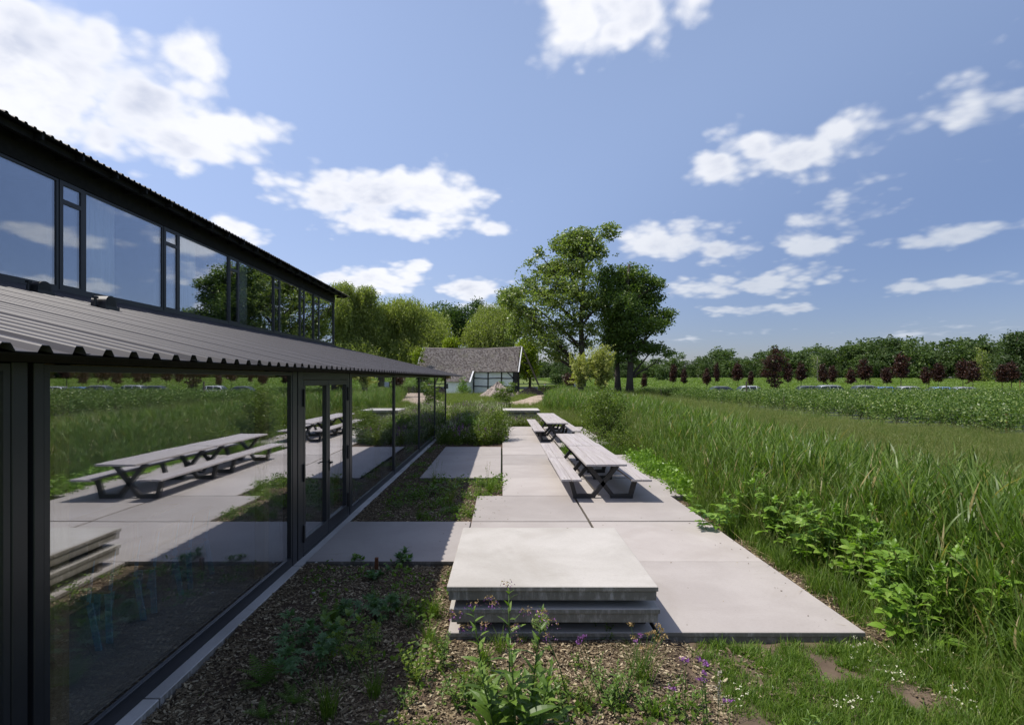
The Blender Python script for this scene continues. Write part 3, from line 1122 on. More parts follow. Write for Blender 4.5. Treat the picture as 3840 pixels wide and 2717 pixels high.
for yy in (12.4, 16.2, 20.0, 23.8, 27):
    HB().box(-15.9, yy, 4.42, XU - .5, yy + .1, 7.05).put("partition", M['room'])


def curtain(y0, y1):
    n = int((y1 - y0) / .02)
    mb = MB()
    v = []
    for i in range(n + 1):
        yy = y0 + (y1 - y0) * i / n
        a = XU - .26 + .045 * math.sin(i * .9) + .015 * math.sin(i * 2.3)
        b = XU - .26 + .035 * math.sin(i * .9 + .4) + .03 * math.sin(i * .37)
        v += [(b, yy, 4.43), (a, yy, 7.02), (a - .003, yy, 7.02), (b - .003, yy, 4.43)]
    f = []
    for i in range(n):
        for k in range(4):
            f.append((4 * i + k, 4 * i + 4 + k, 4 * i + 4 + (k + 1) % 4, 4 * i + (k + 1) % 4))
    h = HB().add(v, f)
    h.put("curtain", M['curtain'], smooth=True)


for a, b in ((13.15, 14.25), (17.05, 17.95), (20.75, 21.6), (24.4, 24.95)):
    curtain(a, b)

# ---- roof cowls


def cowl(x, y, s, yaw):
    z = ZE + (XE - x) * SL + .03
    c = empty("roof_vent", Vector((x, y, z)) - HO, yaw)
    c.parent = house
    n = 10
    prof = [(-.5, 0)] + [(-.5 * math.cos(math.pi * i / n), .34 + .40 * math.sin(math.pi * i / n)) for i in range(n + 1)] + [(.5, 0)]
    b = MB().extrude([(a * s, h * s) for a, h in prof], -.42 * s, .42 * s, lambda p, t: (t, p[0], p[1]))
    b.box(-.5 * s, -.62 * s, -.06, .5 * s, .62 * s, .03)
    b.build("hood", M['black'], c, smooth=False)
    for i in range(7):
        zz = s * (.10 + .082 * i)
        hw = .42 * s if zz < .36 * s else .36 * s
        MB().box(.421 * s, -hw, zz, .46 * s, hw, zz + .022 * s).build("louvre", M['black'], c)
    for yy in (-.75, .75):
        MB().tube([(0, yy * s, -.05), (0, yy * s, .14)], .02, 6).box(-.03, yy * s - .03, .13, .03, yy * s + .03, .16).build("bracket", M['black'], c)


cowl(-6.35, 8.5, .27, R(4))
cowl(-7.6, 8.75, .25, R(-3))

# ---- table and chairs behind the glass
tb = empty("dining_table", (-4.75, 5.6, 0), 0, "wooden dining table inside behind the large front window pane", "table")
MB().box(-.42, -1.6, .72, .42, 1.6, .755).build("tabletop", M['wood'], tb, bevel=.004)
for yy in (-.9, .9):
    MB().box(-.28, yy - .03, .02, .28, yy + .03, .719).build("pedestal", M['wood'], tb)


def chair(y, label, face):
    c = empty("chair", (-3.86 if face > 0 else -5.5, y, 0), 0 if face > 0 else math.pi, label, "chair", "blue chairs at the table indoors")
    MB().box(-.21, -.21, .44, .21, .21, .465).build("seat", M['wood'], c, bevel=.01)
    MB().add([(.19, -.2, .62), (.19, .2, .62), (.24, .2, .86), (.24, -.2, .86), (.205, -.2, .62), (.205, .2, .62), (.255, .2, .86), (.255, -.2, .86)],
             [(3, 2, 1, 0), (4, 5, 6, 7), (0, 1, 5, 4), (1, 2, 6, 5), (2, 3, 7, 6), (3, 0, 4, 7)]).build("backrest", M['wood'], c)
    for sx, sy in ((1, 1), (1, -1), (-1, 1), (-1, -1)):
        MB().bar((sx * .19, sy * .19, .439), (sx * .24, sy * .235, 0), .055, .016, (0, 1, 0)).build("leg", M['blue'], c)
    for sy in (-1, 1):
        MB().bar((.195, sy * .17, .44), (.235, sy * .17, .85), .03, .012, (0, 1, 0)).build("back_upright", M['blue'], c)


for yy, lab in ((4.55, "blue-legged chair indoors, nearest the dark corner post"), (5.15, "blue-legged chair indoors, second from the dark corner post"),
                (5.78, "blue-legged chair indoors, third from the dark corner post"), (6.42, "blue-legged chair indoors, nearest the double door")):
    chair(yy, lab, 1)
for yy, lab in ((4.9, "blue-legged chair beyond the dining table, towards the corner post"), (6.2, "blue-legged chair beyond the dining table, towards the double door")):
    chair(yy, lab, -1)

# ================================================================== PICNIC TABLES
PLW = .195


def plank_mesh(L, w, th):
    mb = MB()
    n = 6
    v, f = [], []
    for i in range(n + 1):
        y = L * i / n
        s = .0025 * math.sin(i * 1.9)
        v += [(0, y, -th + s), (w, y, -th + s), (w, y, s), (0, y, s)]
    for i in range(n):
        for k in range(4):
            f.append((4 * i + k, 4 * i + (k + 1) % 4, 4 * i + 4 + (k + 1) % 4, 4 * i + 4 + k))
    f += [(3, 2, 1, 0), (4 * n, 4 * n + 1, 4 * n + 2, 4 * n + 3)]
    mb.add(v, f)
    return mb.build("plank", M['plank'], mesh_only=True, bevel=.004)


TL = 2.92
pl_top, pl_bench = plank_mesh(TL, PLW, .042), plank_mesh(TL, PLW, .042)


def frame_mesh():
    """one bent X of flat steel: two mirrored struts, each running from the table top down to a foot and up to the bench"""
    mb = MB()
    w, dpt = .085, .085
    for s in (-1, 1):
        off = .0015 * s
        pts = [(s * -.325, .705), (s * .205, .043), (s * .565, .043), (s * .665, .405)]
        a = [Vector((p[0], off, p[1])) for p in pts]
        e = [(a[1] - a[0]).normalized(), (a[2] - a[1]).normalized(), (a[3] - a[2]).normalized()]
        mb.bar(a[0], a[1] + e[0] * .02, w, dpt + off * 2, (0, 1, 0))
        mb.bar(a[1] - e[1] * .05, a[2] + e[1] * .045, w, dpt + .004 + off * 2, (0, 1, 0))
        mb.bar(a[2] - e[2] * .025, a[3], w, dpt + off * 2, (0, 1, 0))
        mb.box(s * .52 - .0, -.045, .405, s * .88, .045, .412)
    mb.box(-.40, -.045, .705, .40, .045, .712)
    return mb.build("leg_frame", M['steel'], mesh_only=True)


fr_mesh = frame_mesh()


def picnic(x, y, label):
    t = empty("picnic_table", (x, y, 0), R(rnd.uniform(-.2, .2)), label, "picnic table", "picnic tables on the terrace")
    for i in range(4):
        o = link("plank", pl_top, t, (-.404 + i * .2035, rnd.uniform(-.012, .012), .756))
        o.rotation_euler = (0, R(rnd.uniform(-.35, .35)), R(rnd.uniform(-.12, .12)))
    for s in (-1, 1):
        for i in range(2):
            o = link("plank", pl_bench, t, (s * .69 - .199 + i * .2045, rnd.uniform(-.012, .012), .456))
            o.rotation_euler = (0, R(rnd.uniform(-.35, .35)), R(rnd.uniform(-.12, .12)))
        MB().box(s * .69 - .17, 1.42, .37, s * .69 + .17, 1.5, .4135).build("batten", M['plank'], t)
    MB().box(-.37, 1.42, .665, .37, 1.5, .7135).build("batten", M['plank'], t)
    for yy in (.42, TL - .42):
        link("leg_frame", fr_mesh, t, (0, yy, 0))
    return t


picnic(2.05, 10.48, "nearest grey plank picnic table, behind the concrete stack")
picnic(2.05, 13.44, "grey plank picnic table butted onto the far end of the nearest one")
picnic(2.10, 20.25, "grey plank picnic table on the far paving, its front X frame in view")
picnic(2.10, 23.21, "farthest grey plank picnic table, towards the far concrete stack")

# ================================================================== OLD BARN
BA = R(-7.5)
barn = empty("old_barn", (1.94, 90.0, GZ), BA, "old white half-timbered barn with a sagging grey tiled roof", "barn")
EX, EY = -17.0, 4.5       # left end, depth to the ridge


def sag(x):
    t = (x + 17) / 17.5
    return -.42 * math.sin(math.pi * min(1, max(0, t))) ** 1.5 + .05 * math.sin(x * 1.3)


def tile_field(name, x0, x1, low, high, mat):
    """pantiled slope; low/high give (y, z) of eave and ridge; every tile curved and lapped"""
    cw, n = .235, 6
    cols = int((x1 - x0) / cw)
    Lw = math.hypot(high[0] - low[0], high[1] - low[1])
    rows = int(Lw / .30)
    uy, uz = (high[0] - low[0]) / Lw, (high[1] - low[1]) / Lw
    V, Q = [], []
    for c in range(cols):
        jx = rnd.uniform(-.012, .012)
        for r_ in range(rows):
            s0, s1 = Lw * r_ / rows - .03, Lw * (r_ + 1) / rows + .02
            lift = rnd.uniform(0, .022)
            dx = rnd.uniform(-.01, .01) + jx
            base = len(V)
            for s, hh in ((s0, .045 + lift), (s1, .0)):
                for i in range(n + 1):
                    u = i / n
                    x = x0 + (c + u * 1.06) * cw + dx
                    h = .045 * math.cos(2 * math.pi * (u - .28)) + hh
                    V.append((x, low[0] + uy * s - uz * h, low[1] + uz * s + uy * h + sag(x) * (s / Lw if low[1] > 3 else 0)))
            for i in range(n):
                Q.append((base + i, base + i + 1, base + n + 2 + i, base + n + 1 + i))
            # the open lower lip of the tile
            b2 = len(V)
            for i in range(n + 1):
                p = V[base + i]
                V.append((p[0], p[1] + uz * .03, p[2] - .03))
            for i in range(n):
                Q.append((b2 + i, b2 + i + 1, base + i + 1, base + i))
    o = link(name, mesh_np(name, V, Q, mat), barn)
    o["kind"] = "stuff"
    return o


def tile_mat():
    t = NT("old_pantile")
    g = t.n("ShaderNodeNewGeometry")
    r = g.outputs["Random Per Island"]
    v = t.coords((1, 1, 1), False)
    c = t.mix(t.step(r, 0, 1), (.135, .115, .105), (.30, .27, .25))
    c = t.mix(t.math('MULTIPLY', t.step(t.noise(v, .55, 5, .6), .52, .68), .6), c, (.22, .205, .16))
    c = t.mix(t.math('MULTIPLY', t.step(t.noise(v, 7, 4, .6), .55, .7), .5), c, (.07, .06, .055))
    return t.done(t.bsdf(c, .9, .15))


M['tile'] = tile_mat()
tile_field("roof_tiles", EX, .82, (-.45, 3.72), (EY, 8.18), M['tile'])
tile_field("roof_tiles", EX, -6.9, (-3.5, 2.05), (-.30, 3.86), M['tile'])
# ridge tiles
x = EX
while x < .75:
    MB().tube([(x, EY, 8.14 + sag(x)), (x + .42, EY, 8.15 + sag(x + .4))], (.13, .15), 8).build("ridge_tile", M['tile'], barn)
    x += .40
# far slope
MB().add([(EX, EY, 8.1), (.35, EY, 8.1), (.35, 9.4, 3.7), (EX, 9.4, 3.7), (EX, EY, 8.0), (.35, EY, 8.0), (.35, 9.4, 3.6), (EX, 9.4, 3.6)],
         [(0, 1, 2, 3), (7, 6, 5, 4), (0, 4, 5, 1), (1, 5, 6, 2), (2, 6, 7, 3), (3, 7, 4, 0)]).build("rear_roof", M['tile'], barn)
# walls
w = MB()
w.box(EX + .3, 0, -.2, 0, .2, 3.8)
gw = MB()
for xx in (0, EX + .5):
    gw.add([(xx, .2, -.2), (xx, 9.0, -.2), (xx, 9.0, 3.8), (xx, EY, 7.6), (xx, .2, 3.8), (xx - .2, .2, -.2), (xx - .2, 9.0, -.2), (xx - .2, 9.0, 3.8), (xx - .2, EY, 7.6), (xx - .2, .2, 3.8)],
          [(0, 1, 2, 3, 4), (9, 8, 7, 6, 5)] + [(i, 5 + i, 5 + (i + 1) % 5, (i + 1) % 5) for i in range(5)])
w.box(EX + .3, 8.8, -.2, 0, 9.0, 3.7)
w.build("wall", M['white'], barn)
gw.build("gable_wall", M['post'], barn)
wa = MB()
wa.box(EX + .2, -3.2, -.2, -7.05, -3.02, 2.2)
pr = [(-3.02, -.2), (-.002, -.2), (-.002, 3.7), (-3.02, 2.1)]
wa.add([(-7.05, a, b) for a, b in pr] + [(-7.23, a, b) for a, b in pr], [(0, 1, 2, 3), (7, 6, 5, 4)] + [(i, 4 + i, 4 + (i + 1) % 4, (i + 1) % 4) for i in range(4)])
wa.build("annex_wall", M['white'], barn)
for a, b, c_, d in ((-6.95, -.05, 3.62, 3.80), (-6.95, -.05, 2.55, 2.72), (-6.95, -.05, 1.20, 1.36), (-6.95, -.05, -.1, .12)):
    n = 8
    for i in range(1):
        mb = MB()
        v, f = [], []
        for j in range(n + 1):
            xx = a + (b - a) * j / n
            wv = .035 * math.sin(xx * 1.7 + c_ * 5)
            v += [(xx, -.055, c_ + wv), (xx, .01, c_ + wv), (xx, .01, d + wv), (xx, -.055, d + wv)]
        for j in range(n):
            for k in range(4):
                f.append((4 * j + k, 4 * j + (k + 1) % 4, 4 * j + 4 + (k + 1) % 4, 4 * j + 4 + k))
        f += [(3, 2, 1, 0), (4 * n, 4 * n + 1, 4 * n + 2, 4 * n + 3)]
        mb.add(v, f).build("beam", M['beam'], barn)
for xx, z1 in ((-6.9, 3.7), (-4.45, 3.7), (-2.15, 3.7), (-.12, 3.7)):
    MB().bar((xx, -.035, -.2), (xx + .06, -.035, z1), .19, .085, (0, 1, 0)).build("beam", M['beam'], barn)
MB().bar((-1.1, -.03, 3.62), (-.15, -.03, 2.72), .15, .07, (0, 1, 0)).build("brace", M['beam'], barn)
for z in (3.72, 2.6, 1.3):
    MB().bar((.045, .2, z), (.045, 8.9, z), .08, .17).build("beam", M['beam'], barn)
for yy in (.15, 3.0, 6.0, 8.8):
    MB().bar((.035, yy, -.2), (.035, yy, 3.8), .08, .18, (0, 1, 0)).build("beam", M['beam'], barn)
MB().bar((.83, -.55, 3.70), (.95, EY, 8.27), .05, .17, (1, 0, 0)).build("verge_board", M['verge'], barn)
MB().bar((EX - .03, -3.6, 2.0), (EX - .03, -.4, 3.83), .05, .24, (1, 0, 0)).build("verge_board", M['verge'], barn)
MB().bar((EX - .03, -.4, 3.80), (EX - .03, EY, 8.24), .05, .24, (1, 0, 0)).build("verge_board", M['verge'], barn)
MB().bar((-6.88, -3.6, 2.02), (-6.88, -.40, 3.86), .05, .24, (1, 0, 0)).build("verge_board", M['verge'], barn)
win = MB().box(-14.75, -3.235, .95, -13.1, -3.19, 1.02).box(-14.75, -3.235, 1.68, -13.1, -3.19, 1.75).box(-14.75, -3.235, 1.02, -14.68, -3.19, 1.68).box(-13.17, -3.235, 1.02, -13.1, -3.19, 1.68).box(-13.97, -3.235, 1.02, -13.88, -3.19, 1.68).build("window", M['post'], barn)
MB().box(-14.68, -3.21, 1.02, -13.17, -3.203, 1.68).build("pane", M['black'], win)
win = MB().box(-12.05, -3.235, .92, -10.6, -3.19, .99).box(-12.05, -3.235, 1.68, -10.6, -3.19, 1.75).box(-12.05, -3.235, .99, -11.98, -3.19, 1.68).box(-10.67, -3.235, .99, -10.6, -3.19, 1.68).box(-11.37, -3.235, .99, -11.29, -3.19, 1.68).build("window", M['post'], barn)
MB().box(-11.98, -3.21, .99, -10.67, -3.203, 1.68).build("pane", M['black'], win)

# leaning prop against the gable
tp = empty("timber_prop", (7.0, 93.0, GZ), 0, "long grey timber leaning against the barn's gable end", "timber prop")
MB().bar((0, 0, -.1), (-3.45, .8, 8.0), .26, .26).build("shore", M['post'], tp)
MB().bar((-3.6, .3, 5.35), (-2.25, .55, 5.3), .16, .16).build("strut", M['post'], tp)
MB().tube([(-.9, .1, .3), (-3.7, .9, 5.0)], .04, 5).build("cable", M['post'], tp)


def heap(name, loc, rx, ry, h, mat, label, cat, seed, power=1.3):
    n, m = 40, 14
    V, F = [], []
    r2 = random.Random(seed)
    for i in range(m + 1):
        t = i / m
        for k in range(n):
            a = 2 * math.pi * k / n
            wob = 1 + .16 * math.sin(a * 2 + seed) + .08 * math.sin(a * 5 + seed * 2)
            z = h * (1 - t) ** power * (1 + .12 * math.sin(a * 3 + seed) * t) + r2.uniform(-.09, .09) * (h * .9 if 0 < t < 1 else 0)
            V.append((rx * t * wob * math.cos(a), ry * t * wob * math.sin(a), max(z, -.06) if i < m else -.15))
    for i in range(m):
        for k in range(n):
            F.append((i * n + k, i * n + (k + 1) % n, (i + 1) * n + (k + 1) % n, (i + 1) * n + k))
    o = MB().add(V, F).build(name, mat, None, smooth=False, loc=loc)
    return setp(o, label, cat)


heap("rubble_mound", (-.6, 72.5, GZ), 2.5, 1.9, 2.15, M['rubble'], "pinkish grey rubble heap in front of the barn", "rubble heap", 3, .95)
heap("compost_mound", (4.4, 84.0, GZ), 2.3, 2.0, 1.35, M['darksoil'], "black soil heap at the foot of the leaning timber", "soil heap", 8, 1.0)
heap("stone_mound", (2.35, 80.0, GZ), .55, .5, .75, M['rubble'], "small stone pile beside the black soil heap", "stone pile", 12)

# ================================================================== PERSON by the prop


def person(loc, rz, label):
    J = [(0, 0, .95), (0, .01, 1.15), (0, .0, 1.40), (0, .01, 1.50), (0, -.01, 1.60), (0, -.01, 1.72),
         (-.09, 0, .92), (-.10, -.02, .50), (-.11, .02, .09), (-.11, -.14, .03),
         (.09, 0, .92), (.11, .03, .50), (.13, .06, .09), (.13, -.10, .03),
         (-.19, .01, 1.40), (-.25, .03, 1.13), (-.24, -.05, .90), (-.24, -.08, .80),
         (.19, .01, 1.40), (.27, .05, 1.14), (.22, -.06, .92), (.21, -.10, .83)]
    E = [(0, 1), (1, 2), (2, 3), (3, 4), (4, 5), (0, 6), (6, 7), (7, 8), (8, 9), (0, 10), (10, 11), (11, 12), (12, 13),
         (2, 14), (14, 15), (15, 16), (16, 17), (2, 18), (18, 19), (19, 20), (20, 21)]
    RAD = [.14, .12, .15, .055, .085, .075, .09, .065, .045, .04, .09, .065, .045, .04, .065, .048, .034, .03, .065, .048, .034, .03]
    J = list(J)
    for b, sx in ((17, -1), (21, 1)):
        p = J[b]
        for k in range(5):
            J.append((p[0] + (k - 2) * .014, p[1] - .012, p[2] - (.09 if k else .05) + abs(k - 2) * .008))
            E.append((b, len(J) - 1))
            RAD.append(.009)
    me = bpy.data.meshes.new("person")
    me.from_pydata(J, E, [])
    o = link("person", me, None, loc)
    o.rotation_euler = (0, 0, rz)
    md = o.modifiers.new("skin", 'SKIN')
    for i, d in enumerate(me.skin_vertices[0].data):
        d.radius = (RAD[i], RAD[i])
        d.use_root = i == 0
    o.modifiers.new("sub", 'SUBSURF').levels = 1
    t = NT("clothed_body")
    tcn = t.n("ShaderNodeTexCoord")
    sp = t.n("ShaderNodeSeparateXYZ")
    t.l(tcn.outputs["Object"], sp.inputs[0])
    z = sp.outputs[2]
    c = t.mix(t.step(z, .94, .96), (.03, .035, .055), (.42, .50, .62))
    c = t.mix(t.step(z, 1.49, 1.51), c, (.45, .28, .2))
    ay = t.math('ABSOLUTE', sp.outputs[0])
    c = t.mix(t.math('MULTIPLY', t.step(ay, .195, .2), t.step(z, 1.16, 1.14)), c, (.45, .28, .2))
    me.materials.append(t.done(t.bsdf(c, .8)))
    setp(o, label, "person")
    hb = bmesh.new()
    bmesh.ops.create_uvsphere(hb, u_segments=12, v_segments=8, radius=.105)
    for v in list(hb.verts):
        v.co = Vector((v.co.x, v.co.y * 1.1 + .015, v.co.z * .8 + 1.69))
    bmesh.ops.delete(hb, geom=[v for v in hb.verts if v.co.z < 1.655], context='VERTS')
    hm = bpy.data.meshes.new("hair")
    hb.to_mesh(hm)
    hb.free()
    hm.materials.append(M['stake'])
    link("hair", hm, o)
    return o


person((7.75, 97.0, GZ), R(200), "person in a pale blue shirt and dark trousers, standing by the leaning timber")

# ================================================================== TREES


def ellipsoid_points(c, r, n, shell=.55):
    d = rng.normal(size=(n, 3))
    d /= np.linalg.norm(d, axis=1)[:, None]
    k = rng.uniform(shell ** 3, 1, n) ** (1 / 3) * (1 + np.clip(rng.normal(0, .15, n), -.4, .38))
    return np.asarray(c) + d * k[:, None] * np.asarray(r)


def crown_mesh(lobes, n_leaves, per, spread, size, mat, aspect=.7, shell=.5, name="crown", droop=0.0, dense=None):
    """leaf sprays through the volume of the lobes"""
    wts = np.array([(l[3] * l[4] * l[5]) ** (2 / 3) * (l[6] if len(l) > 6 else 1) for l in lobes])
    wts /= wts.sum()
    C = []
    for l, w_ in zip(lobes, wts):
        m = max(2, int(n_leaves / per * w_))
        C.append(ellipsoid_points(l[:3], l[3:6], m, shell))
    C = np.concatenate(C)
    if droop > 0:
        # hanging shoots, each a string of narrow leaves
        N = len(C)
        steps = per
        L = droop * rng.uniform(.5, 1.2, N)
        sway = rng.normal(0, .10, (N, 2))
        P_ = []
        for i in range(steps):
            t = i / steps
            q = C.copy()
            q[:, 0] += sway[:, 0] * t * L * 1.3 + rng.normal(0, size * .35, N)
            q[:, 1] += sway[:, 1] * t * L * 1.3 + rng.normal(0, size * .35, N)
            q[:, 2] -= t * L
            P_.append(q)
        V, Q = leaf_quads(np.concatenate(P_), size, aspect, .0, 1.1)
    else:
        # flattened sprays look layered, as twigs do
        k = rng.normal(size=(len(C), per, 3)) * np.array([spread, spread, spread * .55])
        P_ = (C[:, None] + k).reshape(-1, 3)
        V, Q = leaf_quads(P_, size, aspect, .45)
    return mesh_np(name, V, Q, mat), C


def limbs(trunk, r0, targets, n_sub, C, mat, name="trunk", twist=.08):
    """tapered trunk with limbs bending to the lobes, and twigs to some of the sprays"""
    mb = MB()
    tp_ = [Vector(p) for p in trunk]
    n = len(tp_)
    rad = [r0 * (1 - .72 * i / (n - 1)) * (1.25 if i == 0 else 1) for i in range(n)]
    mb.tube(tp_, rad, 9)
    ends = []
    for k, (tg, rr) in enumerate(targets):
        tg = Vector(tg)
        best = min(range(1, n), key=lambda i: abs((tg.z - tp_[i].z) - .65 * (tg - tp_[i]).length) + .2 * i / n)
        a = tp_[best]
        mid = a.lerp(tg, .5) + Vector((rnd.uniform(-1, 1), rnd.uniform(-1, 1), rnd.uniform(-.6, .9))) * (tg - a).length * twist
        q = [a, a.lerp(mid, .5) + Vector((0, 0, .02 * (tg - a).length)), mid, mid.lerp(tg, .5), tg]
        ra = min(rad[best] * .8, rr)
        mb.tube(q, [ra, ra * .82, ra * .62, ra * .4, ra * .16], 6)
        ends.append((q, ra))
    if n_sub and len(ends):
        idx = rng.choice(len(C), min(n_sub, len(C)), replace=False)
        for i in idx:
            p = Vector(C[i])
            q, ra = min(ends, key=lambda e: min((e[0][j] - p).length for j in (2, 3, 4)))
            j = min((2, 3, 4), key=lambda j: (q[j] - p).length)
            a = q[j]
            m = a.lerp(p, .5) + Vector((rnd.uniform(-.2, .2), rnd.uniform(-.2, .2), rnd.uniform(-.2, .1)))
            mb.tube([a, m, p], [ra * .26, ra * .17, ra * .06], 4, False)
    return mb


def tree(name, base, lobes, trunk, r0, leaf, bark, label, n=20000, per=14, spread=.45, size=.26, aspect=.7, shell=.45, sub=60, group=None, droop=0.0, cat="tree", limb_r=.22, rz=0.0):
    t = empty(name, base, rz, label, cat, group)
    me, C = crown_mesh(lobes, n, per, spread, size, leaf, aspect, shell, "crown", droop)
    link("crown", me, t)
    tg = [((l[0], l[1], l[2]), limb_r * (.5 + .5 * min(1, l[3] / 2.5))) for l in lobes]
    limbs(trunk, r0, tg, sub, C, bark).build("trunk", bark, t, smooth=True)
    return t


def px_lobes(L, Y, ox, base_x, base_y, s, z0, jit, depth=.85):
    """lobes measured in the photograph, turned into metres round a trunk"""
    out = []
    for l in L:
        rx, rz_ = l[2] * s, l[3] * s
        out.append(((l[0] - base_x) * s, rnd.uniform(-jit, jit), z0 + (base_y - l[1]) * s, rx, max(rx, rz_) * depth, rz_) + ((l[4],) if len(l) > 4 else ()))
    return out


k74 = .4558 / 1.6732 * 74 / 1195
oakL = [(880, 430, 130, 80), (1050, 440, 150, 95), (1180, 520, 110, 90), (850, 560, 140, 100), (1020, 600, 190, 110), (1220, 630, 95, 75), (900, 720, 170, 110),
        (1100, 740, 170, 110), (1290, 800, 90, 70), (1000, 880, 210, 110), (1180, 880, 120, 70), (900, 1000, 110, 90), (1060, 1040, 160, 80), (1225, 1060, 110, 50),
        (980, 1140, 110, 50), (1290, 1100, 46, 30), (1330, 770, 50, 40), (1260, 520, 45, 50)]
lob = px_lobes(oakL, 74, 0, 1012, 1400, k74, 1.0, 2.2, .9)
tree("oak_tree", (17.65, 74, GZ), lob, [(0, 0, -.2), (.05, 0, 2.5), (.2, .2, 5.5), (.1, .4, 9), (-.3, .2, 12.5), (-.2, .3, 16), (0, .2, 18.5)], .52, M['oak'], M['bark'],
     "broad dark oak, the right-hand of the two tall trees beyond the reeds", 36000, 10, .33, .28, .75, .25, 90, limb_r=.24)
tree("oak_tree", (16.3, 75.2, GZ), [(-.8, .5, 8, 1.6, 1.6, 1.6), (.4, .8, 9.5, 1.6, 1.6, 1.8), (-1, .3, 11, 1.8, 1.8, 1.6)],
     [(0, 0, -.2), (-.05, .1, 3), (-.1, .3, 6), (.1, .6, 9), (.2, .8, 11)], .46, M['oak'], M['bark'],
     "slimmer oak stem standing just left of the broad dark oak", 5000, 14, .42, .27, .75, .4, 20)
popL = [(830, 110, 88, 62, .8), (725, 175, 95, 80, .7), (640, 125, 105, 70), (520, 175, 115, 90), (415, 180, 52, 66, .7), (600, 260, 130, 80), (780, 240, 95, 60, .7), (255, 305, 50, 40, .6), (205, 360, 42, 30, .6),
        (430, 390, 110, 80), (330, 440, 100, 70, .8), (560, 420, 95, 80), (190, 520, 72, 52, .7), (95, 600, 100, 60, .8), (300, 600, 100, 80, .8), (450, 560, 105, 70, .8), (20, 690, 64, 84),
        (140, 760, 115, 80), (225, 880, 100, 110), (400, 690, 110, 60, .7), (560, 640, 85, 70, .7), (700, 640, 85, 80), (640, 760, 95, 60, .7), (420, 890, 105, 60, .7), (560, 880, 66, 70, .6),
        (320, 1000, 95, 76, .8), (450, 1050, 85, 64, .7), (700, 900, 76, 64, .7), (770, 700, 85, 74), (390, 1130, 85, 44, .6), (530, 1130, 56, 34, .5), (690, 1010, 60, 50, .5), (90, 900, 90, 90), (600, 300, 250, 210, .22), (380, 640, 330, 250, .25), (480, 950, 300, 190, .22), (640, 560, 120, 200, .3)]
lob = px_lobes(popL, 72, 0, 625, 1400, .4558 / 1.6732 * 72 / 1195, 1.0, 2.4, .85)
tree("poplar_tree", (10.75, 72, GZ), lob, [(0, 0, -.2), (.05, 0, 3), (0, .1, 6.5), (-.1, .2, 9.5), (.05, .1, 13), (.25, 0, 16.5), (0, .1, 20)], .50, M['poplar'], M['bark'],
     "tallest tree, an airy poplar with long limbs reaching over the barn", 38000, 8, .27, .27, .85, .10, 240, limb_r=.26)

kw = 1 / 1195.0


def willow(name, Yd, L, bx, label, n, leaf='willow', dr=2.4, size=.46, group="big trees behind the buildings", per=8, aspect=.34, r0=.5):
    s = Yd * kw
    lob = []
    for l in L:
        lob.append(((l[0] - bx) * s, rnd.uniform(-3, 3), CAM_H - GZ + (848.5 - l[1]) * s, l[2] * s, l[2] * s * .9, l[3] * s))
    top = max(l[2] for l in lob)
    return tree(name, ((bx - 1126) * s, Yd, GZ), lob, [(0, 0, -.3), (.2, 0, top * .2), (-.1, .2, top * .42), (.2, .1, top * .65), (.1, 0, top * .85)], r0, M[leaf], M['bark'],
                label, n, per, .5, size, aspect, .25, 40, group, dr)


willow("willow_tree", 105, [(790, 700, 52, 45), (765, 760, 56, 60), (830, 735, 36, 50), (812, 655, 30, 20), (760, 700, 40, 40), (800, 800, 60, 40), (770, 650, 26, 20)], 795,
       "tall yellow-green willow just behind the glass building's far corner", 90000)
willow("willow_tree", 112, [(905, 695, 50, 28), (930, 730, 75, 50), (875, 755, 44, 60), (975, 760, 42, 42), (920, 790, 80, 40), (860, 700, 30, 26), (840, 800, 40, 40)], 915,
       "broad rounded yellow-green willow left of the barn roof", 100000)
willow("willow_tree", 118, [(1105, 712, 46, 32), (1095, 745, 52, 40), (1130, 735, 30, 44), (1100, 780, 55, 40)], 1105,
       "pale grey-green willow standing behind the middle of the barn roof", 60000)


def woodtree(x, y, Yd, wd, ht, label, leaf='darktree', n=9000, group="big trees behind the buildings", size=.45, bx=None, name="wood_tree", bark='bark'):
    """a round-headed tree given by its top centre (x, y), width and height of crown in the photograph"""
    s = Yd * kw
    bx = x
    L = []
    for i in range(9):
        a = rnd.uniform(0, 6.28)
        rr = rnd.uniform(.0, .62)
        v = rnd.uniform(-.62, .62)
        q = math.sqrt(max(.1, 1 - v * v))
        L.append((math.cos(a) * rr * wd * s * q, math.sin(a) * rr * wd * s * q * .9, CAM_H - GZ + (848.5 - y) * s - ht * s * (1 - v) * .9, wd * s * rnd.uniform(.34, .5), wd * s * rnd.uniform(.34, .5), ht * s * rnd.uniform(.3, .42)))
    top = CAM_H - GZ + (848.5 - y) * s
    return tree(name, ((bx - 1126) * s, Yd, GZ), L, [(0, 0, -.3), (.1, 0, top * .3), (0, .1, top * .6), (0, 0, top * .85)], max(.12, top * .02), M[leaf], M[bark], label, n, 12, size * 1.6, size, .75, .5, 20, group, limb_r=top * .011)


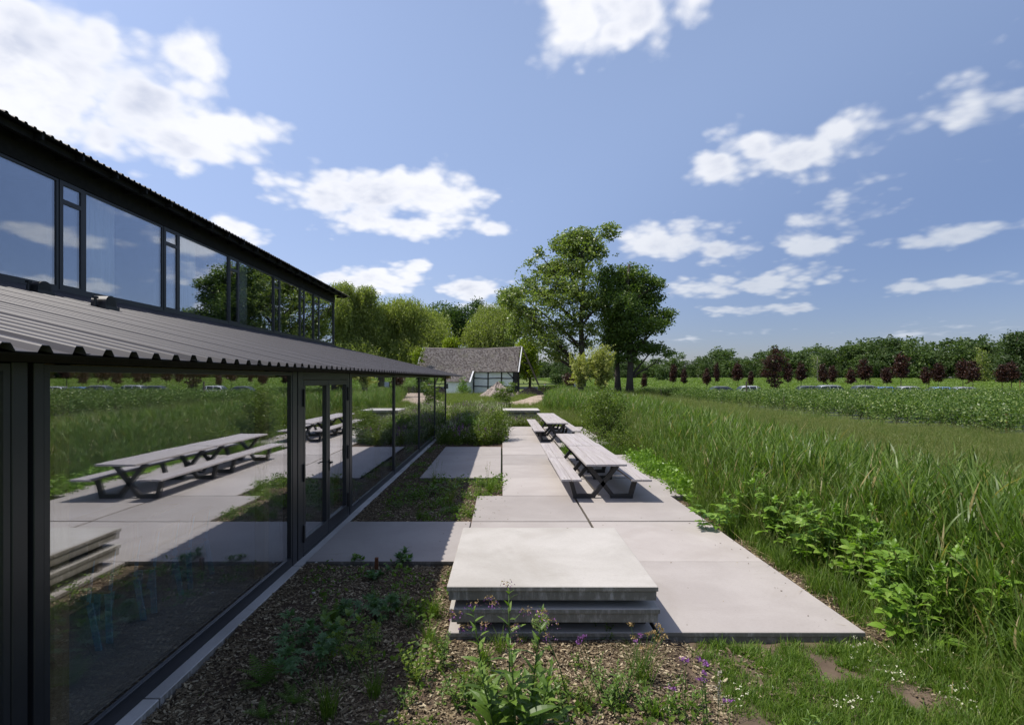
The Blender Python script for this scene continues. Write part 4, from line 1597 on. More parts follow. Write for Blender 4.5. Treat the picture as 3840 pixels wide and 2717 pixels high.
woodtree(955, 655, 138, 70, 75, "dark round-topped tree showing above the broad willow", n=14000)
woodtree(1020, 683, 134, 45, 60, "dark tree filling the gap between the two willows over the barn", n=9000)
woodtree(890, 668, 140, 40, 60, "dark tree showing between the tall and the broad willow", n=7000)
woodtree(1140, 645, 142, 42, 60, "hazy grey-green treetop left of the poplar, over the barn's right half", 'poplar', 9000)
woodtree(1072, 672, 140, 34, 60, "low dark treetop just right of the gap between the willows", n=6000)
woodtree(1008, 756, 104, 20, 22, "small bright yellow-green tree peeping over the barn's left roof", 'robinia', 3000, None, .3, name="small_tree")
woodtree(1187, 737, 99.5, 36, 66, "bright yellow-green robinia beside the barn's gable and leaning timber", 'robinia', 9000, None, .34, name="robinia_tree")
woodtree(1276, 838, 80, 12, 14, "small dark red tree left of the pale pollard willow", 'red', 1400, None, .22, name="red_leaved_tree")
woodtree(1246, 838, 118, 16, 13, "small bright green tree between robinia and pollard willow", 'forest', 1800, None, .3, name="small_tree")

# pollard willow: upright pale shoots
pl = empty("pollard_willow", (8.7, 50, GZ), 0, "pale yellow-green pollard willow with upright shoots in front of the poplar trunk", "tree")
pts, az_, ln_ = [], [], []
stems = MB()
for i in range(300):
    cx = rnd.choice((-1.35, .55, .55, .75))
    a = rnd.uniform(0, 6.283)
    ln = rnd.uniform(2.4, 4.3) if cx > 0 else rnd.uniform(2.2, 3.7)
    out = rnd.uniform(.1, 1.45)
    b = Vector((cx, 0, 1.5))
    q = [b, b + Vector((math.cos(a) * out * .5, math.sin(a) * out * .5, ln * .5)), b + Vector((math.cos(a) * out * 1.0, math.sin(a) * out * 1.0, ln))]
    if i % 2:
        q[2].z -= rnd.uniform(.3, 2.2) * out
        q[1].z -= rnd.uniform(0, .5) * out
    stems.tube(q, [.022, .014, .004], 4, False)
    for j in range(52):
        t = rnd.uniform(.12, 1)
        p = q[0].lerp(q[1], t * 2) if t < .5 else q[1].lerp(q[2], t * 2 - 1)
        pts.append(p + Vector((rnd.gauss(0, .08), rnd.gauss(0, .08), rnd.gauss(0, .06))))
for cx in (-1.35, .6):
    stems.tube([(cx, 0, -.2), (cx + .03, 0, .9), (cx, 0, 1.75)], [.24, .2, .26], 9)
stems.build("trunk", M['bark'], pl, smooth=True)
M['pollard'] = leaf_mat("pollard_leaf", (.27, .295, .10), (.35, .375, .145), (.44, .455, .20), .4, .5, .5, .3)
V, Q = leaf_quads(np.array(pts), .27, .30, .2)
link("crown", mesh_np("crown", V, Q, M['pollard']), pl)


def bush(name, loc, lobes, label, leaf, n, size, group=None, stems=14, spread=.10, cat="shrub", per=12, aspect=.6, shell=.2):
    b = empty(name, loc, rnd.uniform(0, 6), label, cat, group)
    me, C = crown_mesh(lobes, n, per, spread, size, M[leaf], aspect, shell, "foliage")
    link("foliage", me, b)
    mb = MB()
    for i in rng.choice(len(C), min(stems, len(C)), replace=False):
        p = Vector(C[i])
        a = Vector((rnd.uniform(-.12, .12), rnd.uniform(-.12, .12), -.05))
        mb.tube([a, a.lerp(p, .5) + Vector((0, 0, .12 * p.z)), p], [.014, .009, .003], 5, False)
    mb.build("stem", M['bark'], b, smooth=True)
    return b


bush("loose_shrub", (4.15, 21.6, GZ), [(0, 0, 1.0, .75, .7, .7), (-.5, .2, 1.5, .5, .5, .55), (.4, .1, 1.7, .6, .5, .5), (.1, -.2, .5, .9, .8, .4), (.7, 0, 1.2, .6, .5, .5), (-.1, 0, 2.0, .3, .3, .3)],
     "loose young shrub at the terrace edge beside the far picnic tables", 'shrub', 5200, .075, None, 40, .09, per=10)
bush("loose_shrub", (3.5, 17.9, GZ), [(0, 0, .5, .5, .5, .45), (.5, .3, .6, .5, .5, .4)], "low bushy growth in the paving gap behind the nearest tables", 'shrub', 1500, .06, None, 20, .07)
bush("sapling", (.25, 42.5, GZ), [(0, 0, .9, .5, .5, .6), (-.35, 0, 1.7, .3, .3, .4), (.35, 0, 1.5, .35, .35, .45), (.1, 0, .5, .5, .5, .4), (.8, .1, 1.2, .2, .2, .25), (-.6, 0, 2.1, .18, .18, .3)],
     "young leafy sapling on the track side in front of the rubble heap", 'shrub', 2600, .12, None, 20, .12)
bush("dark_bush", (-1.45, 21.9, GZ), [(0, 0, .5, .40, .45, .35), (.1, 0, .85, .2, .25, .3), (-.4, .3, .5, .6, .5, .4)], "dark green bush in the building's shadow at the end of the mulch strip", 'herb', 2800, .075, None, 20, .08)
bush("flowering_bush", (-.45, 20.8, GZ), [(0, 0, .55, .5, .8, .45), (.1, .6, .8, .45, .7, .5), (-.1, -.6, .4, .5, .6, .35), (.1, .2, 1.1, .3, .4, .3)], "sunlit light green bush spilling over the paving corner", 'shrub', 5200, .06, None, 30, .08)
bush("flowering_bush", (-.8, 24.2, GZ), [(0, 0, .45, .7, .8, .35), (.3, .4, .65, .4, .5, .35), (-.5, .2, .4, .5, .6, .3)], "sunlit mixed bush behind the two bushes at the paving corner", 'shrub', 3600, .07, None, 24, .09)
for x, Yd, h, lab in ((-6.2, 87, 1.7, "green elder bush growing against the barn's white wall"), (-.2, 80, 1.3, "low green bush behind the rubble heap")):
    bush("elder_bush", (x, Yd - 2, GZ), [(0, 0, h * .6, 1.0, .8, h * .55), (.6, 0, h * .4, .8, .7, h * .4), (-.7, 0, h * .45, .8, .7, h * .4), (.1, 0, h * 1.2, .5, .4, h * .5)], lab, 'herb', 1800, .18, None, 12, .2)
bush("climbing_vine", (-14.6, 91.2, 4.4), [(.1, 0, .9, 1.0, .4, 1.0), (.7, .5, 2.2, .8, .4, .8), (.9, .7, 3.1, .5, .4, .6), (-.4, 0, 2.0, .7, .4, .7)], "green creeper growing over the left end of the barn roof", 'robinia', 1500, .22, None, 10, .22, "creeper")
for x0, w_, lab in ((1228, 3.4, "clipped light green hedge block nearest the robinia"), (1262, 4.2, "clipped light green hedge block left of the information board")):
    hx = (x0 - 1126) * 92 * kw
    b = empty("hedge", (hx, 92, GZ), 0, lab, "hedge")
    P_ = np.stack([rng.uniform(-w_ / 2, w_ / 2, 3000), rng.uniform(-.6, .6, 3000), rng.uniform(.05, 1.45, 3000)], 1)
    V, Q = leaf_quads(P_, .16, .7, .2)
    link("foliage", mesh_np("foliage", V, Q, M['berry']), b)
    MB().box(-w_ / 2 + .2, -.3, -.1, w_ / 2 - .2, .3, 1.2).build("stem", M['bark'], b)

# information board and rail fence by the hedges
ib = empty("information_board", (9.75, 70.5, GZ), R(10), "small framed board on two posts beside the pollard willow", "sign")
for sx in (-.36, .36):
    MB().box(sx - .05, -.05, -.2, sx + .05, .05, 2.25).build("post", M['post'], ib)
MB().box(-.31, -.03, 1.35, .31, .03, 2.15).build("panel", M['verge'], ib)
rf = empty("rail_fence", (5.2, 88.5, GZ), R(3), "low dark rail fence in front of the clipped hedges", "fence")
for i in range(6):
    MB().box(i * 1.6 - .06, -.06, -.2, i * 1.6 + .06, .06, 1.1).build("post", M['post'], rf)
for z in (.45, .85):
    MB().box(-.1, -.085, z, 8.1, -.062, z + .1).build("rail", M['post'], rf)

# ---- row of dark red trees beyond the cars
protos = []
for k in range(3):
    L = [(0, 0, 2.6, .62, .62, .8), (.1, 0, 1.9, .6, .6, .6), (-.1, .1, 3.3, .5, .5, .7), (.05, 0, 4.0, .28, .28, .5), (-.25, -.1, 2.2, .5, .5, .5), (.3, .1, 2.9, .45, .45, .5)]
    L = [(a + rnd.uniform(-.12, .12), b, 1.95 + (c - 1.3) * .80 + rnd.uniform(-.12, .12), d * rnd.uniform(.85, 1.15), e, f) for a, b, c, d, e, f in L]
    me, C = crown_mesh(L, 2600, 12, .16, .16, M['red'], .8, .3, "crown")
    tm = limbs([(0, 0, -.1), (.01, 0, .9), (0, 0, 2.2), (0, 0, 3.6)], .055, [((l[0], l[1], l[2]), .03) for l in L], 30, C, M['bark']).build("trunk", M['bark'], smooth=True, mesh_only=True)
    protos.append((me, tm))
RED = [(1443.8, 838, 18, "nearest the oak, squat and dark"), (1508.6, 817, 23, "second in the row, dark and oval"), (1532.6, 826, 17, "third in the row, small and loose"), (1583.6, 826, 22, "left of the first white car roof"),
       (1606.9, 814, 16, "narrow and pointed, above the first pale car roof"), (1653.8, 813, 28, "wide, just left of the silver-white car roof"), (1682, 832, 17, "small, above the silver-white car roof"),
       (1766, 815, 22, "first right of the tallest one"), (1795.5, 813, 25, "upright oval, left of the dark car roof"), (1845, 816, 26, "above the dark car roof"), (1865.6, 820, 22, "left half of the pair over the big silver car"),
       (1907.6, 826, 24, "small, right of the big silver car"), (1938.8, 805, 34, "large, above the grey estate car"), (1987.5, 824, 28, "left of the broadest one, by the blue car"), (2019.4, 795, 42, "broadest and rounded, by the grey car"),
       (2075.6, 822, 24, "thin, right of the broadest one"), (2102.6, 815, 30, "above the light blue car roof"), (2158, 808, 34, "left one of the pair above the last car roof"), (2180.6, 809, 36, "right one of the pair above the last car roof"),
       (2246, 818, 30, "left one of the last pair at the far right"), (2267, 812, 36, "last on the right, beside its thinner twin")]
for i, (x, top, wpx, lab) in enumerate(RED):
    Yd = 79 + (i * 37 % 7) * .9
    s = Yd * kw
    h = CAM_H + (848.5 - top) * s - GZ
    t = empty("red_leaved_tree", ((x - 1126) * s, Yd, float(ground_z((x - 1126) * s, Yd))), rnd.uniform(0, 6.28), "dark red tree beyond the cars, " + lab, "tree", "dark red trees beyond the parked cars")
    me, tm = protos[i % 3]
    link("crown", me, t)
    link("trunk", tm, t)
    wx = wpx * s / 1.9
    t.scale = (wx, wx, h / 4.45)
L = [(0, 0, 2.4, 1.1, 1.1, .9), (-.5, 0, 3.6, 1.4, 1.2, .9), (.7, .2, 4.3, 1.3, 1.2, .9), (-.3, 0, 5.2, 1.3, 1.1, .9), (.3, 0, 6.2, .9, .9, .8), (-.9, 0, 4.6, .8, .8, .6), (1.1, 0, 5.4, .7, .7, .5), (0, 0, 7.1, .4, .4, .5), (-1.3, 0, 3.2, .8, .7, .5), (0, 0, 1.3, .6, .6, .4)]
tree("red_leaved_tree", ((1736 - 1126) * 80 * kw, 80, GZ), L, [(0, 0, -.2), (.05, 0, 1.6), (0, .1, 3.6), (.1, 0, 5.6), (0, 0, 7)], .17, M['red'], M['bark'],
     "tallest dark red tree beyond the cars, with ragged open branches", 4200, 9, .2, .19, .8, .3, 60, "dark red trees beyond the parked cars", limb_r=.06)

# ================================================================== CARS (their roofs show over the berry bushes)
wheel_t = MB().tube([(0, -.11, 0), (0, .11, 0)], .315, 20).build("tyre", M['black'], mesh_only=True)
wheel_r = MB().tube([(0, -.118, 0), (0, .118, 0)], .205, 14).build("rim", simple("alloy", (.4, .4, .42), None, 4, .35, .5, 0), mesh_only=True)
M['carglass'] = simple("car_window", (.02, .024, .028), None, 3, .06, .6, 0)
M['lamp'] = simple("lamp_lens", (.75, .75, .72), None, 3, .15, .6, 0)
M['tail'] = simple("tail_lens", (.35, .01, .01), None, 3, .2, .6, 0)


def paint(name, c):
    t = NT(name)
    p = t.bsdf(c, .32, .6)
    p.inputs["Coat Weight"].default_value = .8
    p.inputs["Coat Roughness"].default_value = .05
    return t.done(p)


def car(loc, rz, paintm, label, L=4.4, H=1.5, wd=1.78, van=False):
    c = empty("parked_car", loc, rz, label, "car", "cars parked beyond the berry field")
    h = L / 2
    # stations: (x, sill z, belt z, half width)
    st = [(-h, .42, .80, .70), (-h + .10, .28, .95, .82), (-h + .6, .22, .98, .88), (0, .20, .96, .89), (h * .45, .20, .94, .89), (h - .75, .22, .88, .87), (h - .18, .28, .74, .80), (h, .40, .62, .66)]
    V, F = [], []
    for x, a, b, w_ in st:
        w_ *= wd / 1.78
        V += [(x, -w_ * .9, a), (x, -w_, a + .14), (x, -w_, b - .12), (x, -w_ * .9, b), (x, w_ * .9, b), (x, w_, b - .12), (x, w_, a + .14), (x, w_ * .9, a)]
    for i in range(len(st) - 1):
        for k in range(8):
            F.append((8 * i + k, 8 * i + (k + 1) % 8, 8 * i + 8 + (k + 1) % 8, 8 * i + 8 + k))
    F += [tuple(range(7, -1, -1)), tuple(8 * (len(st) - 1) + k for k in range(8))]
    MB().add(V, F).build("body", paintm, c, smooth=True, bevel=0)
    # cabin: glazed sides under a painted roof
    rear = -h + (.22 if not van else .1)
    cab = [(rear, .95, .74), (rear + (.42 if not van else .18), H - .10, .62), (rear + 1.0, H - .005, .60), (.25, H, .60), (h * .28, H - .09, .62), (h * .62, .91, .74)]
    V, F = [], []
    bt = [(rear, .95), (rear + .42, .96), (rear + 1.0, .96), (.25, .95), (h * .28, .94), (h * .62, .91)]
    for (x, z, w_), (bx, bz) in zip(cab, bt):
        w_ *= wd / 1.78
        bw = .80 * wd / 1.78
        V += [(bx, -bw, bz - .02), (x, -w_ - .03, z - .03), (x, -w_ + .06, z + .012), (x, w_ - .06, z + .012), (x, w_ + .03, z - .03), (bx, bw, bz - .02)]
    n = len(cab)
    side, roof = [], []
    for i in range(n - 1):
        a, b = 6 * i, 6 * i + 6
        side += [(a, a + 1, b + 1, b), (a + 4, a + 5, b + 5, b + 4)]
        (roof if 1 <= i <= 3 else side).append((a + 2, a + 3, b + 3, b + 2))
        roof += [(a + 1, a + 2, b + 2, b + 1), (a + 3, a + 4, b + 4, b + 3)]
    MB().add(V, side).build("window", M['carglass'], c)
    MB().add(V, roof).build("roof", paintm, c, smooth=True)
    for x in (-h * .30, h * .12):
        for s in (-1, 1):
            MB().bar((x, s * .815 * wd / 1.78, .94), (x - .05, s * .638 * wd / 1.78, H - .04), .07, .02, (0, 1, 0)).build("pillar", paintm, c)
    for s in (-1, 1):
        MB().tube([(rear + .5, s * .52, H + .01), (rear + .7, s * .52, H + .05), (.2, s * .52, H + .055), (.4, s * .52, H + .0)], .018, 5).build("roof_rail", M['rail_' + ('d' if van else 'l')], c)
        MB().box(h - .16, s * .48 - .17, .60, h - .02, s * .48 + .17, .72).build("headlight", M['lamp'], c)
        MB().box(-h - .005, s * .55 - .12, .70, -h + .12, s * .55 + .12, .90).build("tail_light", M['tail'], c)
        for x in (-h * .6, h * .62):
            w_ = empty("wheel", (x, s * .80 * wd / 1.78, .30))
            w_.parent = c
            link("tyre", wheel_t, w_)
            link("rim", wheel_r, w_)


M['rail_d'] = M['black']
M['rail_l'] = simple("rail_metal", (.35, .35, .36), None, 4, .4, .5, 0)
PA = {'white': paint("white_paint", (.62, .64, .66)), 'silver': paint("silver_paint", (.40, .42, .45)), 'dark': paint("dark_grey_paint", (.035, .038, .045)), 'grey': paint("grey_paint", (.16, .17, .185)),
      'blue': paint("mid_blue_paint", (.07, .20, .52)), 'light': paint("light_blue_paint", (.22, .38, .62)), 'pale': paint("pale_silver_paint", (.50, .51, .53))}
for x, col, top, Lc, lab in ((1622, 'dark', 866.2, 4.3, "dark car with a pale roof rail, first on the left of the parked row"), (1686, 'white', 865.3, 4.5, "silver-white car by the tall wooden post, second in the parked row"),
                             (1818, 'dark', 865.0, 4.4, "black car whose roof shows left of the big silver one"), (1866, 'silver', 863.6, 4.9, "big silver estate car, tallest roof in the parked row"),
                             (1945, 'grey', 864.3, 4.6, "dark grey estate car between the big silver and the blue car"), (1989, 'blue', 866.8, 4.2, "bright mid-blue car in the parked row"),
                             (2042, 'pale', 866.3, 4.6, "pale silver car right of the bright blue one"), (2115, 'light', 867.6, 4.3, "light blue car under a dark red tree"),
                             (2167, 'silver', 867.4, 4.4, "plain silver car, last on the right of the parked row")):
    Yd = 71.5 if x != 1866 else 70.2
    s = Yd * kw
    H = CAM_H + (848.5 - top) * s - GZ - .06
    px = (x - 1126) * s
    car((px, Yd, float(ground_z(px, Yd)) + .06), R(rnd.uniform(-4, 4)), PA[col], lab, Lc, H)

# ================================================================== BERRY FIELD
def bush_clump(seed, n=460, w_=.55, h=.62, size=.10, mat='berry'):
    P_ = ellipsoid_points((0, 0, .72), (w_, w_, h), n, .35)
    P_ = P_[P_[:, 2] > .12]
    V, Q = leaf_quads(P_, size, .55, .2)
    sv, sq = ribbons(np.zeros((12, 3)), rng.uniform(0, 6.28, 12), rng.uniform(.05, .5, 12), .1, rng.uniform(.6, 1.1, 12), .02, 2)
    V, Q, mi = join_np([(V, Q, 0), (sv, sq, 1)])
    return mesh_np("berry_bush", V, Q, [M[mat], M['bark']], mi)


bb = [bush_clump(i) for i in range(5)]
bbf = [bush_clump(i, 150, .62, .64, .17, 'crop') for i in range(4)]
rows = np.arange(22.8, 66, 2.9)
P_, I_, Sc = [], [], []
for r_ in rows:
    x = 20.2 + rnd.uniform(0, .5)
    xmax = 1.02 * r_ + 6
    while x < xmax:
        P_.append((x, r_ + rnd.uniform(-.22, .22), GZ))
        Sc.append((rnd.uniform(1.0, 1.5), rnd.uniform(.95, 1.25), rnd.uniform(1.0, 1.32) * (.92 if r_ > 52 else 1)))
        I_.append(rnd.randrange(5))
        x += rnd.uniform(.62, .9)
rr = rots(len(P_), .06)
scatter("berry_bushes", bb, P_, rr, Sc, I_, "rows of light green berry bushes in the field beyond the tall grass", "berry bushes")
for i, r_ in enumerate(rows[:10]):
    mb = MB().box(18.6, r_ - .85, GZ - .05, 1.02 * r_ + 4, r_ + .85, GZ + .018)
    setp(mb.build("field_strip", M['cloth']), kind="structure")
P_ = []
# farther crop, beyond the cars, up to the wood
N = 9000
yy = 86 + (rng.uniform(0, 1, N) ** 1.3) * 170
xx = rng.uniform(-.05, 1.12, N) * yy + rng.uniform(0, 4, N)
keep = (xx > 14) & ~((xx < 36) & (yy < 92)) & ~((np.abs(yy - 73) < 8))
xx, yy = xx[keep], yy[keep]
zz = ground_z(xx, yy)
sc = np.stack([rng.uniform(1.6, 2.6, len(xx)), rng.uniform(1.4, 2.2, len(xx)), rng.uniform(.55, .85, len(xx))], 1)
scatter("field_crop", bbf, np.stack([xx, yy, zz], 1), rots(len(xx), .03), sc, rng.integers(0, 4, len(xx)), "low green crop covering the far field up to the wood", "crop")
# dark clipped strip left of the berry field, under the oak
for i in range(1):
    N = 420
    xx, yy = rng.uniform(13, 30, N), rng.uniform(79, 84, N)
    scatter("low_hedge", bb, np.stack([xx, yy, ground_z(xx, yy)], 1), rots(N), np.stack([rng.uniform(1, 1.4, N), rng.uniform(1, 1.4, N), rng.uniform(.7, 1.0, N)], 1), rng.integers(0, 4, N), "low green growth under the oak beside the grey road", "undergrowth")

# posts at the row ends
for i, (x, y, h, lean, lab) in enumerate(((2256, 976, 1.15, 0, "thin brown stake in the chip patch at the far right row end"), (2199, 958, .95, .02, "thick grey stump-like post among reeds at the right row end"), (1959, 933, 1.2, -.22, "leaning post in front of the berries, right of centre"),
                                         (1985, 935, 1.25, -.05, "slim straight stake just right of the leaning post"), (1761, 921, 1.2, -.16, "tilted post at a row end below the black car"), (1673, 905, 2.3, 0, "tall dark post in front of the silver-white car"),
                                         (1484, 893, 1.25, -.2, "short leaning post at the left corner of the berry field"), (1918, 922, 1.3, .03, "thin stake behind the slim straight one, left of it"), (2052, 946, 1.1, -.3, "strongly tilted post between the reeds, right of centre"),
                                         (2286, 893, 2.4, 0, "tall rusty brown post at the right edge of the field"))):
    p = at(x, y, GZ)
    mb = MB().tube([(0, 0, -.3), (lean * .5, 0, h * .5), (lean, 0, h)], [.075 if i in (1, 5, 2, 4) else .04] * 3, 8)
    setp(mb.build("field_post", M['stake'] if i in (0, 3, 7, 9) else M['post'], None, loc=p), lab, "post", "posts at the berry row ends")

# ================================================================== THE WOOD
def wood_proto(seed, n=3200, conic=False):
    L = []
    for i in range(9):
        a, v = rnd.uniform(0, 6.28), rnd.uniform(.18, .86)
        q = (.30 if v > .25 else .36) * (1.1 - v * .6)
        L.append((math.cos(a) * q * .5, math.sin(a) * q * .5, v, rnd.uniform(.15, .24), rnd.uniform(.15, .24), rnd.uniform(.11, .17)))
    me, C = crown_mesh(L, n, 10, .026, .036, M['forest'], .8, .55)
    return me


wp = [wood_proto(i) for i in range(6)]
P_, Sc = [], []
EDGE = [(-.40, 205, 11), (.05, 225, 9.5), (.20, 240, 10.5), (.27, 250, 11), (.33, 245, 12), (.40, 235, 12.5), (.48, 225, 12.5), (.56, 215, 13), (.64, 200, 14.0), (.72, 185, 14.5), (.80, 172, 14), (.88, 160, 13.8), (.95, 150, 13.5), (1.1, 140, 14), (1.3, 130, 14)]
for row in range(4):
    u = -.4
    while u < 1.28:
        k = max(i for i in range(len(EDGE)) if EDGE[i][0] <= u + 1e-6)
        a, b = EDGE[k], EDGE[min(k + 1, len(EDGE) - 1)]
        f = (u - a[0]) / max(1e-6, b[0] - a[0])
        Yd = a[1] + (b[1] - a[1]) * f
        h = (a[2] + (b[2] - a[2]) * f) * (rnd.choice((.62, .75, .85, .95, 1.0, 1.1)) * rnd.uniform(.93, 1.07)) * (1 + .03 * row) * (.5 if row == 0 and rnd.random() < .55 else 1)
        Yd = Yd + row * 8 + rnd.uniform(-3, 3)
        x = u * Yd
        P_.append((x, Yd, float(ground_z(x, Yd)) - h * .08))
        wv = h * rnd.uniform(1.0, 1.7)
        Sc.append((wv, wv, h * 1.05))
        u += (6.6 / Yd) * rnd.uniform(.6, 1.4)
scatter("far_wood", wp, P_, rots(len(P_), .04), Sc, rng.integers(0, 6, len(P_)), "far belt of mixed green woodland along the horizon", "wood")
woodtree(2280, 735, 128, 44, 88, "big broad oak at the far right edge, taller than the wood", 'forest', 15000, None, .5, name="oak_tree")
woodtree(2202, 775, 140, 13, 64, "slender pale birch standing out of the wood at the right", 'willow', 2600, None, .34, name="birch_tree", bark='palebark')
woodtree(1832, 787, 150, 17, 40, "thin grey half-bare tree rising above the wood in the middle", 'poplar', 900, None, .3, name="birch_tree", bark='palebark')
woodtree(1485, 818, 150, 18, 28, "round light green tree left of the dark red row, before the wood", 'forest', 2500, None, .4, name="small_tree")

# ================================================================== BARK CHIPS
def chip_mesh(seed):
    r2 = random.Random(seed)
    L, w_, h = r2.uniform(.020, .044), r2.uniform(.007, .016), r2.uniform(.002, .004)
    b = [(-L, -w_ * r2.uniform(.2, 1)), (-L * .2, -w_), (L, -w_ * r2.uniform(.1, .9)), (L * r2.uniform(.6, 1), w_ * .8), (-L * .1, w_), (-L * r2.uniform(.7, 1), w_ * r2.uniform(.3, .9))]
    c = [r2.uniform(-.004, .004) for _ in b]
    V = [(x * .5, y * .5, z) for (x, y), z in zip(b, c)] + [(x * .5, y * .5, z + h) for (x, y), z in zip(b, c)]
    F = [tuple(reversed(range(6))), tuple(range(6, 12))] + [(i, (i + 1) % 6, 6 + (i + 1) % 6, 6 + i) for i in range(6)]
    return MB().add(V, F).build("bark_chip", M['chip'], mesh_only=True)


chips = [chip_mesh(i) for i in range(10)]


def chip_area(name, rects, label, tall=.012):
    P_, s = [], []
    for x0, y0, x1, y1, dens, z in rects:
        n = int((x1 - x0) * (y1 - y0) * dens)
        x, y = rng.uniform(x0, x1, n), rng.uniform(y0, y1, n)
        keep = vnoise(x * 3.1, y * 3.1, 21) + .35 * rng.uniform(0, 1, n) > .30
        x, y = x[keep], y[keep]
        P_.append(np.stack([x, y, (bed_z(x, y) if z is None else z) + rng.uniform(-.004, tall, len(x))], 1))
        s.append(.45 + 1.15 * rng.uniform(0, 1, len(x)) ** 2.2)
    P_, s = np.concatenate(P_), np.concatenate(s)
    rr = rots(len(P_), .17)
    return scatter(name, chips, P_, rr, s, rng.integers(0, 10, len(P_)), label, "bark mulch")


chip_area("bark_mulch", [(-2.62, 2.2, 1.75, 5.10, 4800, None), (-2.62, 5.05, -.56, 7.1, 3600, None), (-2.62, 9.15, -.56, 11.1, 2400, None), (-2.62, 11.1, -.02, 13.1, 1500, None),
                         (-2.62, 13.1, -2.06, 21, 1200, None), (1.75, 4.2, 2.6, 5.05, 900, -.10), (3.54, 4.6, 4.3, 7.6, 1500, -.106), (3.54, 7.6, 3.9, 11, 900, -.106), (3.3, 3.6, 4.6, 5.0, 700, -.104)],
          "loose bark chip mulch in the planting beds beside the paving")

P_ = []
for x0, y0, x1, y1, n in ((-.5, 9.2, .1, 13.1, 40), (3.1, 5.2, 3.5, 11, 45), (-2.0, 7.15, -.3, 9.1, 14), (0.0, 5.2, 3.5, 27, 60), (3.5, 11.2, 4.05, 17, 70), (-2.0, 13.2, 0, 19, 40)):
    P_.append(np.stack([rng.uniform(x0, x1, n), rng.uniform(y0, y1, n), np.full(n, .002)], 1))
P_ = np.concatenate(P_)
scatter("leaf_litter", chips, P_, rots(len(P_), .04), rng.uniform(.25, .8, len(P_)), rng.integers(0, 10, len(P_)), "bits of bark and dead leaf blown onto the paving", "litter")

# dry reed stalks lying along the paving edge
V, Q = ribbons(np.stack([rng.uniform(3.55, 4.25, 230), rng.uniform(4.4, 9.5, 230), rng.uniform(-.09, -.04, 230)], 1), rng.uniform(0, 6.28, 230), rng.uniform(1.35, 1.6, 230), rng.uniform(-.2, .25, 230), rng.uniform(.12, .5, 230), .006, 3, .5)
setp(link("dry_stalks", mesh_np("dry_stalks", V, Q, M['drystalk'])), "dry straw-coloured reed stalks littering the paving's right edge", "dry stalks", kind="stuff")

# ================================================================== GRASSES AND REEDS
def reed_clump(seed, n=9, hmin=.9, hmax=1.45, r=.22):
    parts = []
    b = np.stack([rng.normal(0, r * .6, n), rng.normal(0, r * .6, n), np.zeros(n)], 1)
    H = rng.uniform(hmin, hmax, n)
    az, le = rng.uniform(0, 6.28, n), rng.uniform(0, .16, n)
    parts.append(ribbons(b, az, le, .08, H * .96, .011, 3, .5))
    for k in range(9):
        t = .10 + .86 * (k + rng.uniform(0, .6, n)) / 9
        th = le + .04
        p = b + np.stack([np.cos(az) * np.sin(th) * H * t, np.sin(az) * np.sin(th) * H * t, np.cos(th) * H * t], 1)
        parts.append(ribbons(p, az * 3 + k * 2.6 + rng.normal(0, .5, n), rng.uniform(.25, .6, n) - .15 * t, rng.uniform(.25, 1.25, n) * (1.05 - .45 * t), rng.uniform(.34, .58, n) * (1.1 - .3 * t), rng.uniform(.014, .028, n), 5, .04, .45))
    V, Q, mi = join_np(parts)
    return mesh_np("reed_clump", V, Q, M['reed'])


def grass_clump(seed, n=46, r=.16, hmin=.35, hmax=.8, w_=.006, heads=8, mat='grass', hh=1.0):
    b = np.stack([rng.normal(0, r * .6, n), rng.normal(0, r * .6, n), np.zeros(n)], 1)
    parts = [ribbons(b, rng.uniform(0, 6.28, n), rng.uniform(.02, .35, n), rng.uniform(.2, 1.2, n), rng.uniform(hmin, hmax, n), w_ * rng.uniform(.7, 1.5, n), 4, .05, .4) + (0,)]
    if heads:
        b = np.stack([rng.normal(0, r * .6, heads), rng.normal(0, r * .6, heads), np.zeros(heads)], 1)
        az, le, L = rng.uniform(0, 6.28, heads), rng.uniform(.02, .22, heads), rng.uniform(.75, 1.15, heads) * hh
        parts.append(ribbons(b, az, le, .15, L, .0035, 3, .5) + (1,))
        for k in range(7):
            t = .78 + .22 * k / 6
            th = le + .075
            p = b + np.stack([np.cos(az) * np.sin(th) * L * t, np.sin(az) * np.sin(th) * L * t, np.cos(th) * L * t], 1)
            parts.append(ribbons(p, rng.uniform(0, 6.28, heads), rng.uniform(.2, .9, heads), .5, rng.uniform(.05, .10, heads) * hh, .0055, 2, .2) + (1,))
    V, Q, mi = join_np(parts)
    return mesh_np("grass_clump", V, Q, [M[mat], M['seed']], mi)


reeds = [reed_clump(i) for i in range(7)]
reeds_low = [reed_clump(10 + i, 8, .45, .8) for i in range(3)]


def spots(n, x0, x1, y0, y1, fn=None, pw=1.0):
    y = y0 + (y1 - y0) * rng.uniform(0, 1, n) ** pw
    x = rng.uniform(x0, x1, n)
    if fn is not None:
        k = fn(x, y)
        x, y = x[k], y[k]
    return x, y


def plant_stuff(name, meshes, sets, label, cat, tilt=.09):
    P_, s = [], []
    for x, y, sc in sets:
        P_.append(np.stack([x, y, ground_z(x, y)], 1))
        s.append(sc)
    P_, s = np.concatenate(P_), np.concatenate(s)
    return scatter(name, meshes, P_, rots(len(P_), tilt), s, rng.integers(0, len(meshes), len(P_)), label, cat)


def edge_x(y):
    """left edge of the reed belt along the terrace"""
    y = np.asarray(y, float)
    e = np.interp(y, [2.2, 3.3, 4.2, 5.2, 6.5, 8.5, 11, 11.6, 17, 22, 27, 30, 36, 45, 80], [3.6, 3.7, 4.0, 4.3, 4.25, 4.05, 3.95, 4.35, 4.4, 4.9, 4.9, 4.2, 3.0, 3.6, 9.0])
    return e + .22 * (vnoise(y * 1.3, y * .2, 5) - .5)


